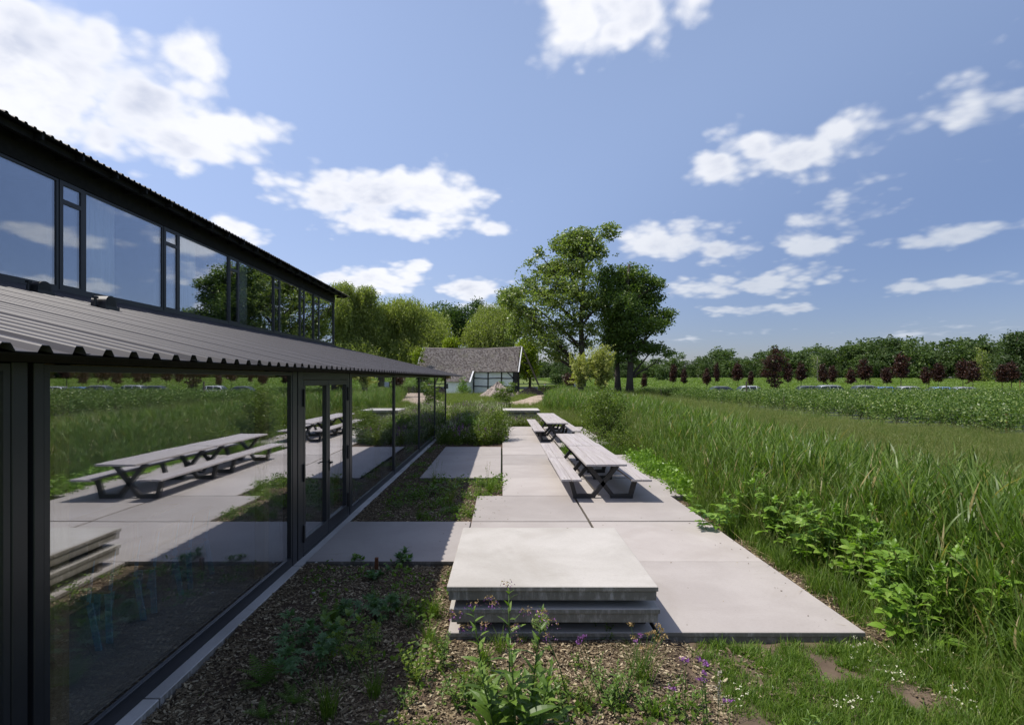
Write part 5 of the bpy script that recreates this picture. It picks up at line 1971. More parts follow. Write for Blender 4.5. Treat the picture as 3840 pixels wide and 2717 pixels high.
def belt_r(y):
    return np.interp(y, [2, 5, 8, 12, 17, 24, 30, 45, 80], [5.6, 5.9, 6.3, 6.9, 7.4, 7.9, 8.5, 9.5, 12.5]) + .6 * (vnoise(np.asarray(y) * .8, np.asarray(y) * .1, 8) - .5)


sets = []
x, y = spots(2900, 3.2, 9, 2.0, 14, lambda x, y: (x > edge_x(y)) & (x < belt_r(y)))
sets.append((x, y, rng.uniform(.70, 1.05, len(x)) * np.clip(.62 + (x - edge_x(y)) * .55, .5, 1.0)))
x, y = spots(3000, 3.2, 10, 14, 32, lambda x, y: (x > edge_x(y)) & (x < belt_r(y)))
sets.append((x, y, rng.uniform(.70, 1.08, len(x)) * np.clip(.55 + (x - edge_x(y)) * .4, .45, 1.0)))
x, y = spots(5200, 2.4, 13, 30, 78, lambda x, y: (x > edge_x(y)) & (x < belt_r(y)), 1.2)
sets.append((x, y, rng.uniform(.75, 1.15, len(x))))
# loose reeds standing in the tall grass, and along the near end of the berry rows
x, y = spots(900, 6.5, 20, 6, 40, lambda x, y: (x > belt_r(y)) & (vnoise(x * .45, y * .45, 31) > .74))
sets.append((x, y, rng.uniform(.8, 1.05, len(x)) * np.interp(x, [8, 13, 18], [.95, .55, .3])))
x, y = spots(130, 12.0, 17.0, 13, 30, lambda x, y: vnoise(x * .6, y * .3, 12) > .38)
sets.append((x, y, rng.uniform(.38, .66, len(x))))
plant_stuff("reeds", reeds, sets, "dense bright green reeds along the right edge of the terrace", "reeds", .10)

mixed = [grass_clump(140 + i, 50, .20, .5, 1.0, .009, 12, 'grass', 1.25) for i in range(4)]
x, y = spots(1800, 3.4, 8.5, 3.0, 30, lambda x, y: (x > edge_x(y) + .1) & (x < belt_r(y)) & (vnoise(x * .9, y * .9, 71) > .42))
x2, y2 = spots(1500, 2.4, 12, 30, 76, lambda x, y: (x > edge_x(y)) & (x < belt_r(y)))
x3, y3 = spots(1500, 7, 18.8, 6, 32, lambda x, y: (x > belt_r(y)) & (vnoise(x * .8, y * .6, 77) > .5))
x4, y4 = spots(700, 8, 18.8, 32, 66, lambda x, y: (x > belt_r(y)) & (vnoise(x * .6, y * .4, 78) > .5))
plant_stuff("mixed_grass", mixed, [(x3, y3, rng.uniform(.55, .95, len(x3)) * np.interp(x3, [8, 13, 18], [1.0, .8, .58])), (x4, y4, rng.uniform(.6, .95, len(x4))), (x, y, rng.uniform(.65, 1.1, len(x))), (x2, y2, rng.uniform(.8, 1.2, len(x2)))], "seeding meadow grass growing in among the reeds", "grass", .14)

# low fringe grass between paving and reeds
fringe = [grass_clump(40 + i, 60, .12, .14, .42, .0065, 2, 'lawn', .5) for i in range(5)]
sets = []
x, y = spots(2900, 3.4, 5.2, 3.4, 32, lambda x, y: (x > np.maximum(edge_x(y) - .60, np.where(y > 11.2, 4.12, 3.60)) + .22 * vnoise(x * 3, y * 3, 2)) & (x < edge_x(y) + .45))
sets.append((x, y, rng.uniform(.55, 1.2, len(x))))
x, y = spots(60, 2.1, 4.0, 17.3, 19.1)
sets.append((x, y, rng.uniform(.9, 1.6, len(x))))
x, y = spots(210, 3.2, 5.4, 2.4, 3.9)
sets.append((x, y, rng.uniform(.5, 1.0, len(x))))
plant_stuff("fringe_grass", fringe, sets, "low grass fringe between the paving edge and the reeds", "grass")

# tall straw-tinted grass of the open strip
def tall_h(x, y):
    """the grass is lower on the strip along the berry rows"""
    return np.interp(x, [6, 9, 13, 17, 20], [1.0, .95, .84, .62, .50]) * (.50 + .5 * vnoise(x * .5, y * .5, 44) + .4 * vnoise(x * 1.7, y * 1.7, 45))


tall = [grass_clump(60 + i, 84, .22, .35, 1.0, .0078, (4, 11, 6, 3, 8, 5)[i], 'field', 1.0) for i in range(6)]
sets = []
x, y = spots(12000, 5.2, 21, 4.2, 26, lambda x, y: (x > belt_r(y) - .5) & (x < 1.12 * y + 2.5))
sets.append((x, y, rng.uniform(.8, 1.12, len(x)) * tall_h(x, y)))
x, y = spots(6500, 6, 22, 26, 82, lambda x, y: (x > belt_r(y) - .5) & (x < 19.3 + (y > 68) * 4), 1.1)
sets.append((x, y, rng.uniform(.9, 1.25, len(x)) * tall_h(x, y)))
plant_stuff("tall_grass", tall, sets, "tall straw-tinted grass gone to seed between reeds and berry field", "grass")

# meadow between terrace and barn
mead = [grass_clump(80 + i, 54, .22, .25, .6, .010, 4, 'grass', .8) for i in range(5)]
sets = []


def on_track(x, y):
    tx = np.interp(y, [45, 48, 52, 62, 76, 92], [-9, -4, 1, 4.2, 6.5, 9.5])
    return (np.abs(x - tx) < 2.3) & (y > 49) | ((y > 44.2) & (y < 49.2) & (x < -1.5))


x, y = spots(9000, -16, 10, 29.5, 90, lambda x, y: ~on_track(x, y) & (x < edge_x(y) + .4) & ~((x < -2.2) & (y < 30)) & ~((y > 86) & (x < 3)) & (np.abs(x + .6) + np.abs(y - 72.5) > 2.5), 1.25)
sets.append((x, y, rng.uniform(.45, 1.0, len(x)) * (.7 + .5 * vnoise(x * .3, y * .3, 51))))
x, y = spots(900, -2.0, 4.4, 27.3, 31, lambda x, y: ~((x > -.05) & (x < 2.1) & (y > 28.4) & (y < 30.6)))
sets.append((x, y, rng.uniform(.6, 1.1, len(x))))
x, y = spots(420, -2.5, 0, 22.6, 29)
sets.append((x, y, rng.uniform(.6, 1.0, len(x))))
plant_stuff("meadow_grass", mead, sets, "mixed meadow grass and weeds between the terrace and the barn", "grass")

def nettle(seed):
    C = rng.normal(0, 1, (90, 3)) * np.array([.13, .13, .10]) + np.array([0, 0, .20])
    C[:, 2] = np.abs(C[:, 2])
    V, Q = leaf_quads(C, .075, .62, .3)
    return mesh_np("leafy_weed", V, Q, M['rasp'])


x, y = spots(300, 3.55, 4.7, 10.8, 16.5, lambda x, y: x > 4.02 - .35 * vnoise(y * 1.1, y * .3, 61))
x2, y2 = spots(420, 4.2, 5.6, 4.4, 20)
plant_stuff("leafy_weeds", [nettle(i) for i in range(4)], [(x, y, rng.uniform(.6, 1.25, len(x)))], "lush light green leafy weeds spilling over the far paving edge", "weeds")

def low_herb(seed, m):
    C = rng.normal(0, 1, (46, 3)) * np.array([.085, .085, .05]) + np.array([0, 0, .07])
    C[:, 2] = np.abs(C[:, 2])
    V, Q = leaf_quads(C, .055, .5, .35)
    return mesh_np("low_weed", V, Q, M[m])


ws = []
for x0, x1, y0, y1, n in ((-2.3, -.56, 9.3, 11.0, 26), (-2.3, -.04, 11.1, 13.0, 40), (-1.3, -.56, 9.2, 11.1, 14), (-.5, -.03, 11.15, 13.1, 12), (-2.3, -.6, 5.4, 7.0, 16), (-1.2, 1.5, 3.3, 4.9, 26), (-2.5, -2.1, 13.2, 19, 12)):
    x, y = spots(n, x0, x1, y0, y1)
    ws.append((x, y, rng.uniform(.5, 1.25, len(x))))
P_ = np.concatenate([np.stack([x, y, bed_z(x, y)], 1) for x, y, s in ws])
s = np.concatenate([q[2] for q in ws])
scatter("bed_weeds", [low_herb(0, 'herb'), low_herb(1, 'lawn'), low_herb(2, 'shrub'), low_herb(3, 'herb')], P_, rots(len(P_), .1), s, rng.integers(0, 4, len(P_)), "low green weeds creeping over the bark mulch", "weeds")


def dock_mesh(seed):
    n = 5
    b = rng.normal(0, .09, (n, 3)) * np.array([1, 1, 0])
    az, le, L = rng.uniform(0, 6.28, n), rng.uniform(.02, .18, n), rng.uniform(.8, 1.2, n)
    C = []
    for i in range(n):
        d = np.array([math.cos(az[i]) * math.sin(le[i]), math.sin(az[i]) * math.sin(le[i]), math.cos(le[i])])
        for t in rng.uniform(.55, 1.0, 40):
            C.append(b[i] + d * L[i] * t + rng.normal(0, .018, 3))
    V, Q, mi = join_np([ribbons(b, az, le, 0, L, .010, 3, .5) + (0,), leaf_quads(np.array(C), .022, .7, .2) + (1,)])
    return mesh_np("dock", V, Q, [M['stem'], M['bark']], mi)


dk = []
for (x, y, Yd) in ((2000, 1010, 9.5), (2030, 1000, 10.2), (2060, 1015, 9.2), (2085, 1020, 9.0), (2255, 1075, 6.6), (2280, 1085, 6.4), (1700, 960, 14), (1850, 985, 11.5), (2150, 1000, 9.8)):
    dk.append(((x - 1126) * Yd / 1195, Yd, GZ))
scatter("dock_stalks", [dock_mesh(i) for i in range(3)], dk, rots(len(dk), .08), rng.uniform(.85, 1.1, len(dk)), rng.integers(0, 3, len(dk)), "dark brown dock stalks standing in the tall grass", "weeds")

# flowering herbs in the far bed
def flower_clump(seed, mat):
    n = 9
    b = rng.normal(0, .10, (n, 3)) * np.array([1, 1, 0])
    az, le, L = rng.uniform(0, 6.28, n), rng.uniform(.02, .25, n), rng.uniform(.35, .8, n)
    parts = [ribbons(b, az, le, .1, L, .007, 3, .5) + (0,)]
    C, F = [], []
    for i in range(n):
        d = np.array([math.cos(az[i]) * math.sin(le[i] + .05), math.sin(az[i]) * math.sin(le[i] + .05), math.cos(le[i] + .05)])
        for t in rng.uniform(.15, .8, 9):
            C.append(b[i] + d * L[i] * t + rng.normal(0, .03, 3))
        for t in rng.uniform(.78, 1.0, 12):
            F.append(b[i] + d * L[i] * t + rng.normal(0, .010, 3))
    v, q = leaf_quads(np.array(C), .09, .35, .2)
    parts.append((v, q, 0))
    v, q = leaf_quads(np.array(F), .03, .8, .2)
    parts.append((v, q, 1))
    V, Q, mi = join_np(parts)
    return mesh_np("flowering_herb", V, Q, [M['shrub'], M[mat]], mi)


fc = [flower_clump(0, 'purple'), flower_clump(1, 'palegreen'), flower_clump(2, 'palegreen'), flower_clump(5, 'palegreen'), flower_clump(3, 'whitepetal'), flower_clump(4, 'palegreen')]
sets = []
x, y = spots(520, -2.4, .0, 20.0, 30)
sets.append((x, y, rng.uniform(.7, 1.25, len(x))))
x, y = spots(420, -3.4, .2, 30, 42)
sets.append((x, y, rng.uniform(.9, 1.4, len(x))))
x, y = spots(160, .1, 2.2, 27.3, 28.4)
sets.append((x, y, rng.uniform(.6, .9, len(x))))
plant_stuff("flowering_weeds", fc, sets, "mixed flowering weeds with purple spikes in the far bed", "flowers")

# low turf with bare patches in front of the paving
turf = [grass_clump(100 + i, 38, .055, .03, .10, .0045, 0, 'lawn') for i in range(5)]
sets = []


def turf_ok(x, y):
    d = vnoise(x * 2.1 + 3, y * 2.6, 14) * .7 + vnoise(x * 6, y * 6, 15) * .3
    return (d + .28 * np.clip((y - 4.55) / .5, 0, 1) + .14 * np.clip((x - 3.3), -1, 1) > .435) & (x > 1.62 + .5 * vnoise(x * 2, y * 2, 16))


x, y = spots(3600, 1.5, 4.4, 2.3, 5.08, turf_ok)
sets.append((x, y, rng.uniform(.6, 1.5, len(x))))
plant_stuff("low_turf", turf, sets, "low patchy grass with bare soil in front of the paving", "grass", .16)


def rosette(seed, n=9, L=.05, mat='herb'):
    V, Q = ribbons(np.zeros((n, 3)), np.arange(n) * 2.4, rng.uniform(.5, 1.2, n), rng.uniform(.1, .6, n), rng.uniform(.6, 1.2, n) * L, L * .32, 3, .1, .5)
    return mesh_np("weed", V, Q, M[mat])


weeds = [rosette(0), rosette(1, 11, .07), rosette(2, 7, .06, 'lawn'), rosette(3, 12, .08, 'shrub')]
sets = []
x, y = spots(420, 1.7, 4.3, 2.3, 5.05)
sets.append((x, y, rng.uniform(.6, 1.5, len(x))))
x, y = spots(230, -2.4, 1.7, 2.6, 5.0)
sets.append((x, y, rng.uniform(.5, 1.4, len(x))))
x, y = spots(60, -2.4, -.6, 5.0, 7.0)
sets.append((x, y, rng.uniform(.5, 1.2, len(x))))
x, y = spots(260, -2.4, -.1, 9.3, 13, lambda x, y: vnoise(x * 2, y * 2, 33) > .35)
sets.append((x, y, rng.uniform(.6, 1.3, len(x))))
plant_stuff("small_weeds", weeds, sets, "small leafy weeds in the low turf and mulch", "weeds", .12)


def white_clump(seed):
    n = 4
    b = rng.normal(0, .03, (n, 3)) * np.array([1, 1, 0])
    az, le, L = rng.uniform(0, 6.28, n), rng.uniform(.05, .4, n), rng.uniform(.08, .17, n)
    parts = [ribbons(b, az, le, .1, L, .003, 2, .6) + (0,)]
    F = []
    for i in range(n):
        p = b[i] + np.array([math.cos(az[i]) * math.sin(le[i]), math.sin(az[i]) * math.sin(le[i]), math.cos(le[i])]) * L[i]
        F += [p + rng.normal(0, .006, 3) for _ in range(4)]
    v, q = leaf_quads(np.array(F), .010, .9, .6)
    parts.append((v, q, 1))
    V, Q, mi = join_np(parts)
    return mesh_np("white_flowers", V, Q, [M['lawn'], M['whitepetal']], mi)


wc = [white_clump(i) for i in range(3)]
ctr = [at(2000, 1545, GZ), at(1915, 1470, GZ), at(1890, 1600, GZ), at(2090, 1500, GZ), at(1640, 1590, GZ), at(2150, 1600, GZ)]
P_ = np.concatenate([np.stack([c.x + rng.normal(0, .09, 5), c.y + rng.normal(0, .07, 5), np.full(5, GZ + .01)], 1) for c in ctr])
scatter("white_flowers", wc, P_, rots(len(P_), .1), rng.uniform(.7, 1.3, len(P_)), rng.integers(0, 3, len(P_)), "tiny white flowers scattered in the low grass at the right", "flowers")

# ================================================================== PLANTS ONE CAN TELL APART
def blade_leaf(name, L, w_, mat, fold=.25, curl=.5, seg=6, serr=0.0, base=.12):
    """a leaf along +Y with a folded midrib; serr gives a toothed margin"""
    V, F = [], []
    y = z = 0.0
    for i in range(seg + 1):
        t = i / seg
        hw = w_ * .5 * (math.sin(math.pi * min(1, (t * .93 + .07)) ** .8) + .02)
        if serr and i % 2:
            hw *= 1 - serr
        a = -curl * (t - .3)
        V += [(-hw, y, z + hw * fold), (0, y, z), (hw, y, z + hw * fold)]
        y += L / seg * math.cos(a)
        z += L / seg * math.sin(a)
    for i in range(seg):
        F += [(3 * i, 3 * i + 1, 3 * i + 4, 3 * i + 3), (3 * i + 1, 3 * i + 2, 3 * i + 5, 3 * i + 4)]
    return MB().add(V, F)


def leaf_mesh(kind, L=.1, mat='herb'):
    mb = MB()
    if kind == 'lance':
        mb = blade_leaf(kind, L, L * .26, mat)
    elif kind == 'ovate':
        mb = blade_leaf(kind, L, L * .55, mat, .2, .6, 6)
    elif kind == 'bramble':
        # three to five toothed leaflets on one stalk
        for ang, sc, off in ((0, 1, .55), (62, .85, .34), (-62, .85, .34), (105, .6, .16), (-105, .6, .16)):
            b = blade_leaf(kind, L * .62 * sc, L * .40 * sc, mat, .22, .7, 9, .16)
            m = Matrix.Rotation(R(ang), 3, 'Z')
            mb.add([tuple(m @ Vector(v) + Vector((0, L * off, .0))) for v in b.v], b.f)
        mb.add([(-.0025, 0, -.001), (.0025, 0, -.001), (.002, L * .6, .001), (-.002, L * .6, .001)], [(0, 1, 2, 3)])
    elif kind == 'palm':
        for ang in (0, 38, -38, 78, -78, 118, -118):
            b = blade_leaf(kind, L * (.62 - .0018 * abs(ang)), L * .20, mat, .3, .7, 5, .1)
            m = Matrix.Rotation(R(ang), 3, 'Z')
            mb.add([tuple(m @ Vector(v) + Vector((0, L * .42, .0))) for v in b.v], b.f)
        mb.add([(-.003, 0, -.001), (.003, 0, -.001), (.002, L * .44, .001), (-.002, L * .44, .001)], [(0, 1, 2, 3)])
    elif kind == 'lobed':
        for ang, off, sc in ((0, .62, 1), (55, .62, .8), (-55, .62, .8), (70, .36, .7), (-70, .36, .7)):
            b = blade_leaf(kind, L * .4 * sc, L * .24 * sc, mat, .15, .5, 5, .22)
            m = Matrix.Rotation(R(ang), 3, 'Z')
            mb.add([tuple(m @ Vector(v) + Vector((0, L * off, .0))) for v in b.v], b.f)
        mb.add([(-.002, 0, -.001), (.002, 0, -.001), (.002, L * .64, .001), (-.002, L * .64, .001)], [(0, 1, 2, 3)])
    elif kind == 'frond':
        n = 13
        for i in range(n):
            t = (i + .6) / n
            a = -.9 * (t - .25)
            y, z = L * t * math.cos(a * .5), L * t * math.sin(a * .5) * .9 + L * .12 * t
            w_ = L * .24 * math.sin(math.pi * (t * .86 + .12))
            for s in (-1, 1):
                mb.add([(0, y - L * .018, z), (s * w_ * .6, y + L * .008, z + .004), (s * w_, y + L * .04, z - .004), (s * w_ * .55, y + L * .045, z + .002), (0, y + L * .03, z)], [(0, 1, 2, 3, 4)])
        mb.add([(-.002, 0, 0), (.002, 0, 0), (.001, L * .96, L * .03), (-.001, L * .96, L * .03)], [(0, 1, 2, 3)])
    me = mb.build("leaf" if kind != 'frond' else "frond", M[mat], mesh_only=True)
    return me


LM = {}


def leaf_of(kind, L, mat):
    k = (kind, L, mat)
    if k not in LM:
        LM[k] = leaf_mesh(kind, L, mat)
    return LM[k]


def hang_leaf(me, parent, p, out, pitch, s, roll=0.0, name=None):
    """leaf at p, growing outwards along the bearing `out`, raised by `pitch` above level"""
    o = link(name or me.name.split('.')[0], me, parent)
    o.matrix_local = Matrix.Translation(p) @ Matrix.Rotation(out - math.pi / 2, 4, 'Z') @ Matrix.Rotation(pitch, 4, 'X') @ Matrix.Rotation(roll, 4, 'Y') @ Matrix.Scale(s, 4)
    return o


def stem_path(h, az, lean, bend, n=6):
    P_, p = [], Vector((0, 0, -.02))
    for i in range(n + 1):
        P_.append(p.copy())
        th = lean + bend * i / n
        p = p + Vector((math.cos(az) * math.sin(th), math.sin(az) * math.sin(th), math.cos(th))) * ((h + .02) / n)
    return P_


def along(P_, t):
    f = t * (len(P_) - 1)
    i = min(int(f), len(P_) - 2)
    return P_[i].lerp(P_[i + 1], f - i)


def leafy(name, loc, label, cat, stems, kind, L, mat, per, pitch=(.2, .7), t0=.12, t1=1.0, s0=1.15, s1=.55, group=None, stem_r=.006, rz=0, top=3):
    t = empty(name, loc, rz, label, cat, group)
    mb = MB()
    me = leaf_of(kind, L, mat)
    for (dx, dy, h, az, lean, bend) in stems:
        P_ = [p + Vector((dx, dy, 0)) for p in stem_path(h, az, lean, bend)]
        mb.tube(P_, [stem_r * (1 - .7 * i / 6) for i in range(7)], 5)
        ph = rnd.uniform(0, 6.28)
        for i in range(per):
            q = i / max(1, per - 1)
            tt = t0 + (t1 - t0) * q
            hang_leaf(me, t, along(P_, tt), ph + i * 2.4 + rnd.uniform(-.3, .3), rnd.uniform(*pitch), (s0 + (s1 - s0) * q) * rnd.uniform(.85, 1.15), rnd.uniform(-.35, .35))
        for i in range(top):
            hang_leaf(me, t, P_[-1], ph + i * 2.1, rnd.uniform(.7, 1.1), s1 * .7, rnd.uniform(-.3, .3))
    mb.build("stem", M['stem'], t, smooth=True)
    return t


def st(n, h, spread=.05, lean=(.05, .35), bend=(.0, .5), hv=.25):
    return [(rnd.gauss(0, spread), rnd.gauss(0, spread), h * rnd.uniform(1 - hv, 1 + hv), rnd.uniform(0, 6.28), rnd.uniform(*lean), rnd.uniform(*bend)) for _ in range(n)]


# ---- brambles on the reed edge at the right
BR = [((1650, 1175, .55), 4, .60, "small bramble at the reed edge, beyond the first corner of the near paving"), ((1780, 1195, .8), 5, .85, "bramble with pale shoot tips, left end of the long bramble line"),
      ((1850, 1235, .85), 7, .82, "broad bramble with many toothed leaves, in the middle of the line"), ((1930, 1275, .78), 6, .80, "bramble just right of the broad middle one, above the straw litter"),
      ((2010, 1180, .95), 3, .95, "tall thin bramble shoot standing deeper among the reeds"), ((2075, 1330, .75), 6, .75, "bramble leaning out over the litter, right of the middle ones"),
      ((2110, 1400, .5), 5, .62, "low bramble nearest the paving corner at the right"), ((2180, 1365, .8), 4, .80, "upright bramble behind the low one at the right"), ((2262, 1440, .55), 5, .70, "last bramble, cut by the right edge of the picture")]
for (x, y, ztop), ns, h, lab in BR:
    Yd = {1650: 8.6, 1780: 7.9, 1850: 7.1, 1930: 6.4, 2010: 8.0, 2075: 5.75, 2110: 5.15, 2180: 5.6, 2262: 5.0}[x]
    X = (x - 1126) * Yd / 1195 - .24
    leafy("bramble", (X, Yd, GZ), lab, "bramble", st(max(2, ns - 1), h * 1.12, .12, (.05, .36), (.1, .6), .2), 'bramble', .225, 'rasp', 8, (-.15, .5), .30, 1.0, 1.1, .62, "brambles along the reed edge", .006)

# ---- tall herb in front of the near slab stack
hb = at(1150, 1660, -.10)
tall_herb = leafy("tall_herb", hb, "tall many-stemmed herb with purple bells in front of the near slab stack", "herb",
                  [(-.02, .0, 1.02, 1.9, .04, -.03), (.10, .02, .90, .2, .10, .05), (-.14, .04, .88, 2.8, .18, -.02), (.02, -.05, .74, 4.4, .12, .1), (.16, -.04, .62, 5.6, .15, .15), (-.10, -.06, .60, 3.6, .2, .1)], 'lance', .19, 'herb', 22, (.2, .95), .02, .96, 1.45, .40, None, .010)
for i in range(22):
    hang_leaf(leaf_of('lance', .22, 'herb'), tall_herb, Vector((rnd.gauss(.03, .13), rnd.gauss(0, .08), rnd.uniform(.0, .32))), i * 2.4, rnd.uniform(.3, 1.0), rnd.uniform(.7, 1.2), rnd.uniform(-.4, .4))


def bells(parent, p, n=16, r=.035, mat='purple', drop=.02):
    C = np.array([[rnd.gauss(0, r), rnd.gauss(0, r * .7), rnd.gauss(0, r * .5) - drop] for _ in range(n)])
    a = leaf_quads(C, .016, .55, .0, 1.0) + (0,)
    C2 = C * np.array([.8, .8, .6]) + np.array([0, 0, .012])
    b = leaf_quads(C2, .022, .3, .1) + (1,)
    V, Q, mi = join_np([a, b])
    o = link("flower_head", mesh_np("flower_head", V, Q, [M[mat], M['tan'] if mat == 'purple' else M['stem']], mi), parent, p)
    return o


for (x, y, Yd) in ((1135, 1302, 3.72), (1098, 1338, 3.72), (1183, 1365, 3.72), (1040, 1405, 3.75), (1020, 1372, 3.8), (1085, 1395, 3.72), (1215, 1370, 3.72), (1235, 1390, 3.7), (1105, 1350, 3.7), (1165, 1430, 3.72), (1228, 1422, 3.72), (1065, 1350, 3.7), (1150, 1400, 3.7)):
    p = far(x, y, Yd)
    bells(tall_herb, p - hb, 18, .030)
mb = MB()
for (x, y, Yd, tx, ty) in ((1098, 1338, 3.72, 1130, 1370), (1183, 1365, 3.72, 1150, 1390), (1040, 1405, 3.75, 1068, 1430), (1235, 1390, 3.7, 1205, 1410)):
    mb.tube([far(tx, ty, Yd) - hb, far((x + tx) / 2, (y + ty) / 2 - 4, Yd) - hb, far(x, y, Yd) - hb], [.003, .0025, .0015], 4)
mb.build("side_shoot", M['stem'], tall_herb)

# seedhead on a long stalk
al = at(1279, 1590, -.10)
alh = empty("ball_seedhead", al, 0, "round green seedhead on a long stalk, right of the tall herb", "flower")
hd = far(1212, 1393, al.y) - al
MB().tube([(0, 0, -.03), hd * .45 + Vector((.02, 0, .02)), hd], [.006, .005, .0045], 6).build("stem", M['stem'], alh, smooth=True)
C = rng.normal(size=(260, 3))
C /= np.linalg.norm(C, axis=1)[:, None]
V1, Q1 = leaf_quads(C * .066, .015, .9, 0)
V2, Q2 = [], []
for c in C[:130]:
    a = Vector(c) * .012
    b = Vector(c) * .064
    s = Vector((-c[1], c[0], .2)).normalized() * .0012
    n0 = len(V2)
    V2 += [a - s, a + s, b + s, b - s]
    Q2.append((n0, n0 + 1, n0 + 2, n0 + 3))
V, Q, mi = join_np([(V1, Q1), (np.array([tuple(v) for v in V2]), np.array(Q2))])
link("flower_head", mesh_np("flower_head", V, Q, M['palegreen']), alh, hd)


# ---- tufts of grass
def tuft(loc, label, n=70, hmin=.16, hmax=.36, r=.05, w_=.0055, mat='lawn', group="grass tufts in the beds", heads=0):
    me = grass_clump(0, n, r, hmin, hmax, w_, heads, mat, .6)
    o = link("grass_tuft", me, None, loc)
    o.rotation_euler = (0, 0, rnd.uniform(0, 6.28))
    return setp(o, label, "grass tuft", group)


def bed(x, y):
    p = at(x, y, -.075)
    return at(x, y, float(bed_z(p.x, p.y)) - .004)


tuft(bed(972, 1385), "bright grass tuft on the shadow line left of the slab stack", 80, .16, .34)
tuft(bed(962, 1440), "spreading grass tuft just nearer than the bright one by the stack", 70, .14, .30)
tuft(bed(985, 1462), "short grass tuft nearest the slab stack's left corner", 50, .10, .22)
tuft(bed(1085, 1492), "grass tuft at the foot of the slab stack, left of the tall herb", 70, .12, .28)
tuft(bed(1075, 1545), "spiky grass tuft left of the tall herb's base", 60, .12, .26)
tuft(bed(735, 1610), "large shaded grass tuft at the lower left of the bed", 90, .2, .36)
tuft(bed(838, 1562), "shaded grass tuft right of the large one, near the shadow edge", 70, .14, .28)
tuft(bed(640, 1690), "shaded grass tuft cut off by the bottom edge", 80, .2, .34)
tuft(bed(1470, 1608), "coarse grass tuft by the bottom edge, below the tan flowers", 60, .10, .2, .04, .008, 'herb')
tuft(bed(1395, 1600), "thin grass tuft between the tall herb and the tan flowers", 40, .08, .18)
tuft(bed(940, 1163), "low grass tuft in the rear bed, middle of the shade", 60, .12, .24)
tuft(bed(1010, 1130), "seeding grass tuft in the rear bed near the paving corner", 50, .3, .5, .05, .005, 'grass', heads=6)
tuft(bed(1098, 1105), "sunlit grass tuft at the inner corner of the rear bed", 90, .25, .5, .08, .006, 'lawn', heads=5)
tuft(bed(1070, 1112), "small green tuft left of the sunlit corner tuft", 60, .15, .3, .08)
tuft(bed(975, 1085), "upright grass tuft behind the leafy plants of the rear bed", 50, .25, .5, .07, .005, 'grass', heads=6)
tuft(bed(1170, 1440), "weedy tuft at the stack's front foot, behind the tall herb", 30, .06, .14)

# clump with tan flower heads
tf = bed(1440, 1530)
t = tuft(tf, "grassy clump with tan papery flower heads in front of the stack's right end", 110, .22, .42, .07, .0048, 'lawn', None)
for (x, y) in ((1413, 1398), (1420, 1428), (1452, 1420), (1466, 1416), (1482, 1412), (1490, 1424), (1474, 1432), (1440, 1452), (1455, 1448), (1477, 1402)):
    p = far(x, y, tf.y + rnd.uniform(-.06, .1))
    q = p - tf
    root = Matrix.Rotation(-t.rotation_euler.z, 4, 'Z')
    C = np.array([[rnd.gauss(0, .013), rnd.gauss(0, .013), rnd.gauss(0, .009)] for _ in range(46)])
    V, Q = leaf_quads(C, .013, .8, 0)
    link("flower_head", mesh_np("flower_head", V, Q, M['tan']), t, root @ q)
    MB().tube([root @ Vector((rnd.gauss(0, .03), rnd.gauss(0, .03), 0)), root @ (q * .55 + Vector((0, 0, .03))), root @ q], .0022, 4).build("stem", M['stem'], t)


# ---- purple flowers on wiry stalks
def wiry(x, y, heads, label):
    b = bed(x, y)
    t = empty("purple_flower", b, 0, label, "flower", "purple flowers on wiry stalks")
    mb = MB()
    for (hx, hy) in heads:
        q = far(hx, hy, b.y + rnd.uniform(-.05, .05)) - b
        mb.tube([(0, 0, -.02), q * .5 + Vector((rnd.uniform(-.02, .02), 0, 0)), q], [.003, .0025, .002], 4)
        C = np.array([[rnd.gauss(0, .011), rnd.gauss(0, .011), rnd.gauss(0, .006)] for _ in range(34)])
        V, Q = leaf_quads(C, .012, .9, .5)
        link("flower_head", mesh_np("flower_head", V, Q, M['purple']), t, q)
    mb.build("stem", M['stem'], t)
    me = leaf_of('lance', .05, 'herb')
    for i in range(8):
        hx, hy = rnd.choice(heads)
        q = far(hx, hy, b.y) - b
        hang_leaf(me, t, q * rnd.uniform(.1, .75), rnd.uniform(0, 6.28), rnd.uniform(.3, .9), rnd.uniform(.7, 1.2))


wiry(1350, 1580, [(1302, 1429), (1296, 1438), (1308, 1424)], "purple flower on a wiry stalk, just right of the round seedhead")
wiry(1400, 1560, [(1436, 1421), (1425, 1436)], "purple flower on a wiry stalk, beside the tan flower heads")
wiry(1590, 1640, [(1568, 1476), (1578, 1482), (1582, 1488)], "topmost purple flower over the bare soil patch")
wiry(1580, 1652, [(1577, 1507), (1570, 1521), (1578, 1522)], "purple flower below the topmost one over the bare soil")
wiry(1540, 1640, [(1531, 1476), (1538, 1478)], "purple flower left of the topmost one, over the mulch")
wiry(1640, 1660, [(1625, 1567), (1638, 1569)], "low purple flower near the bottom edge, in the grass")
wiry(1500, 1620, [(1500, 1538), (1511, 1543)], "short purple flower nearest the tan flower clump's right foot")
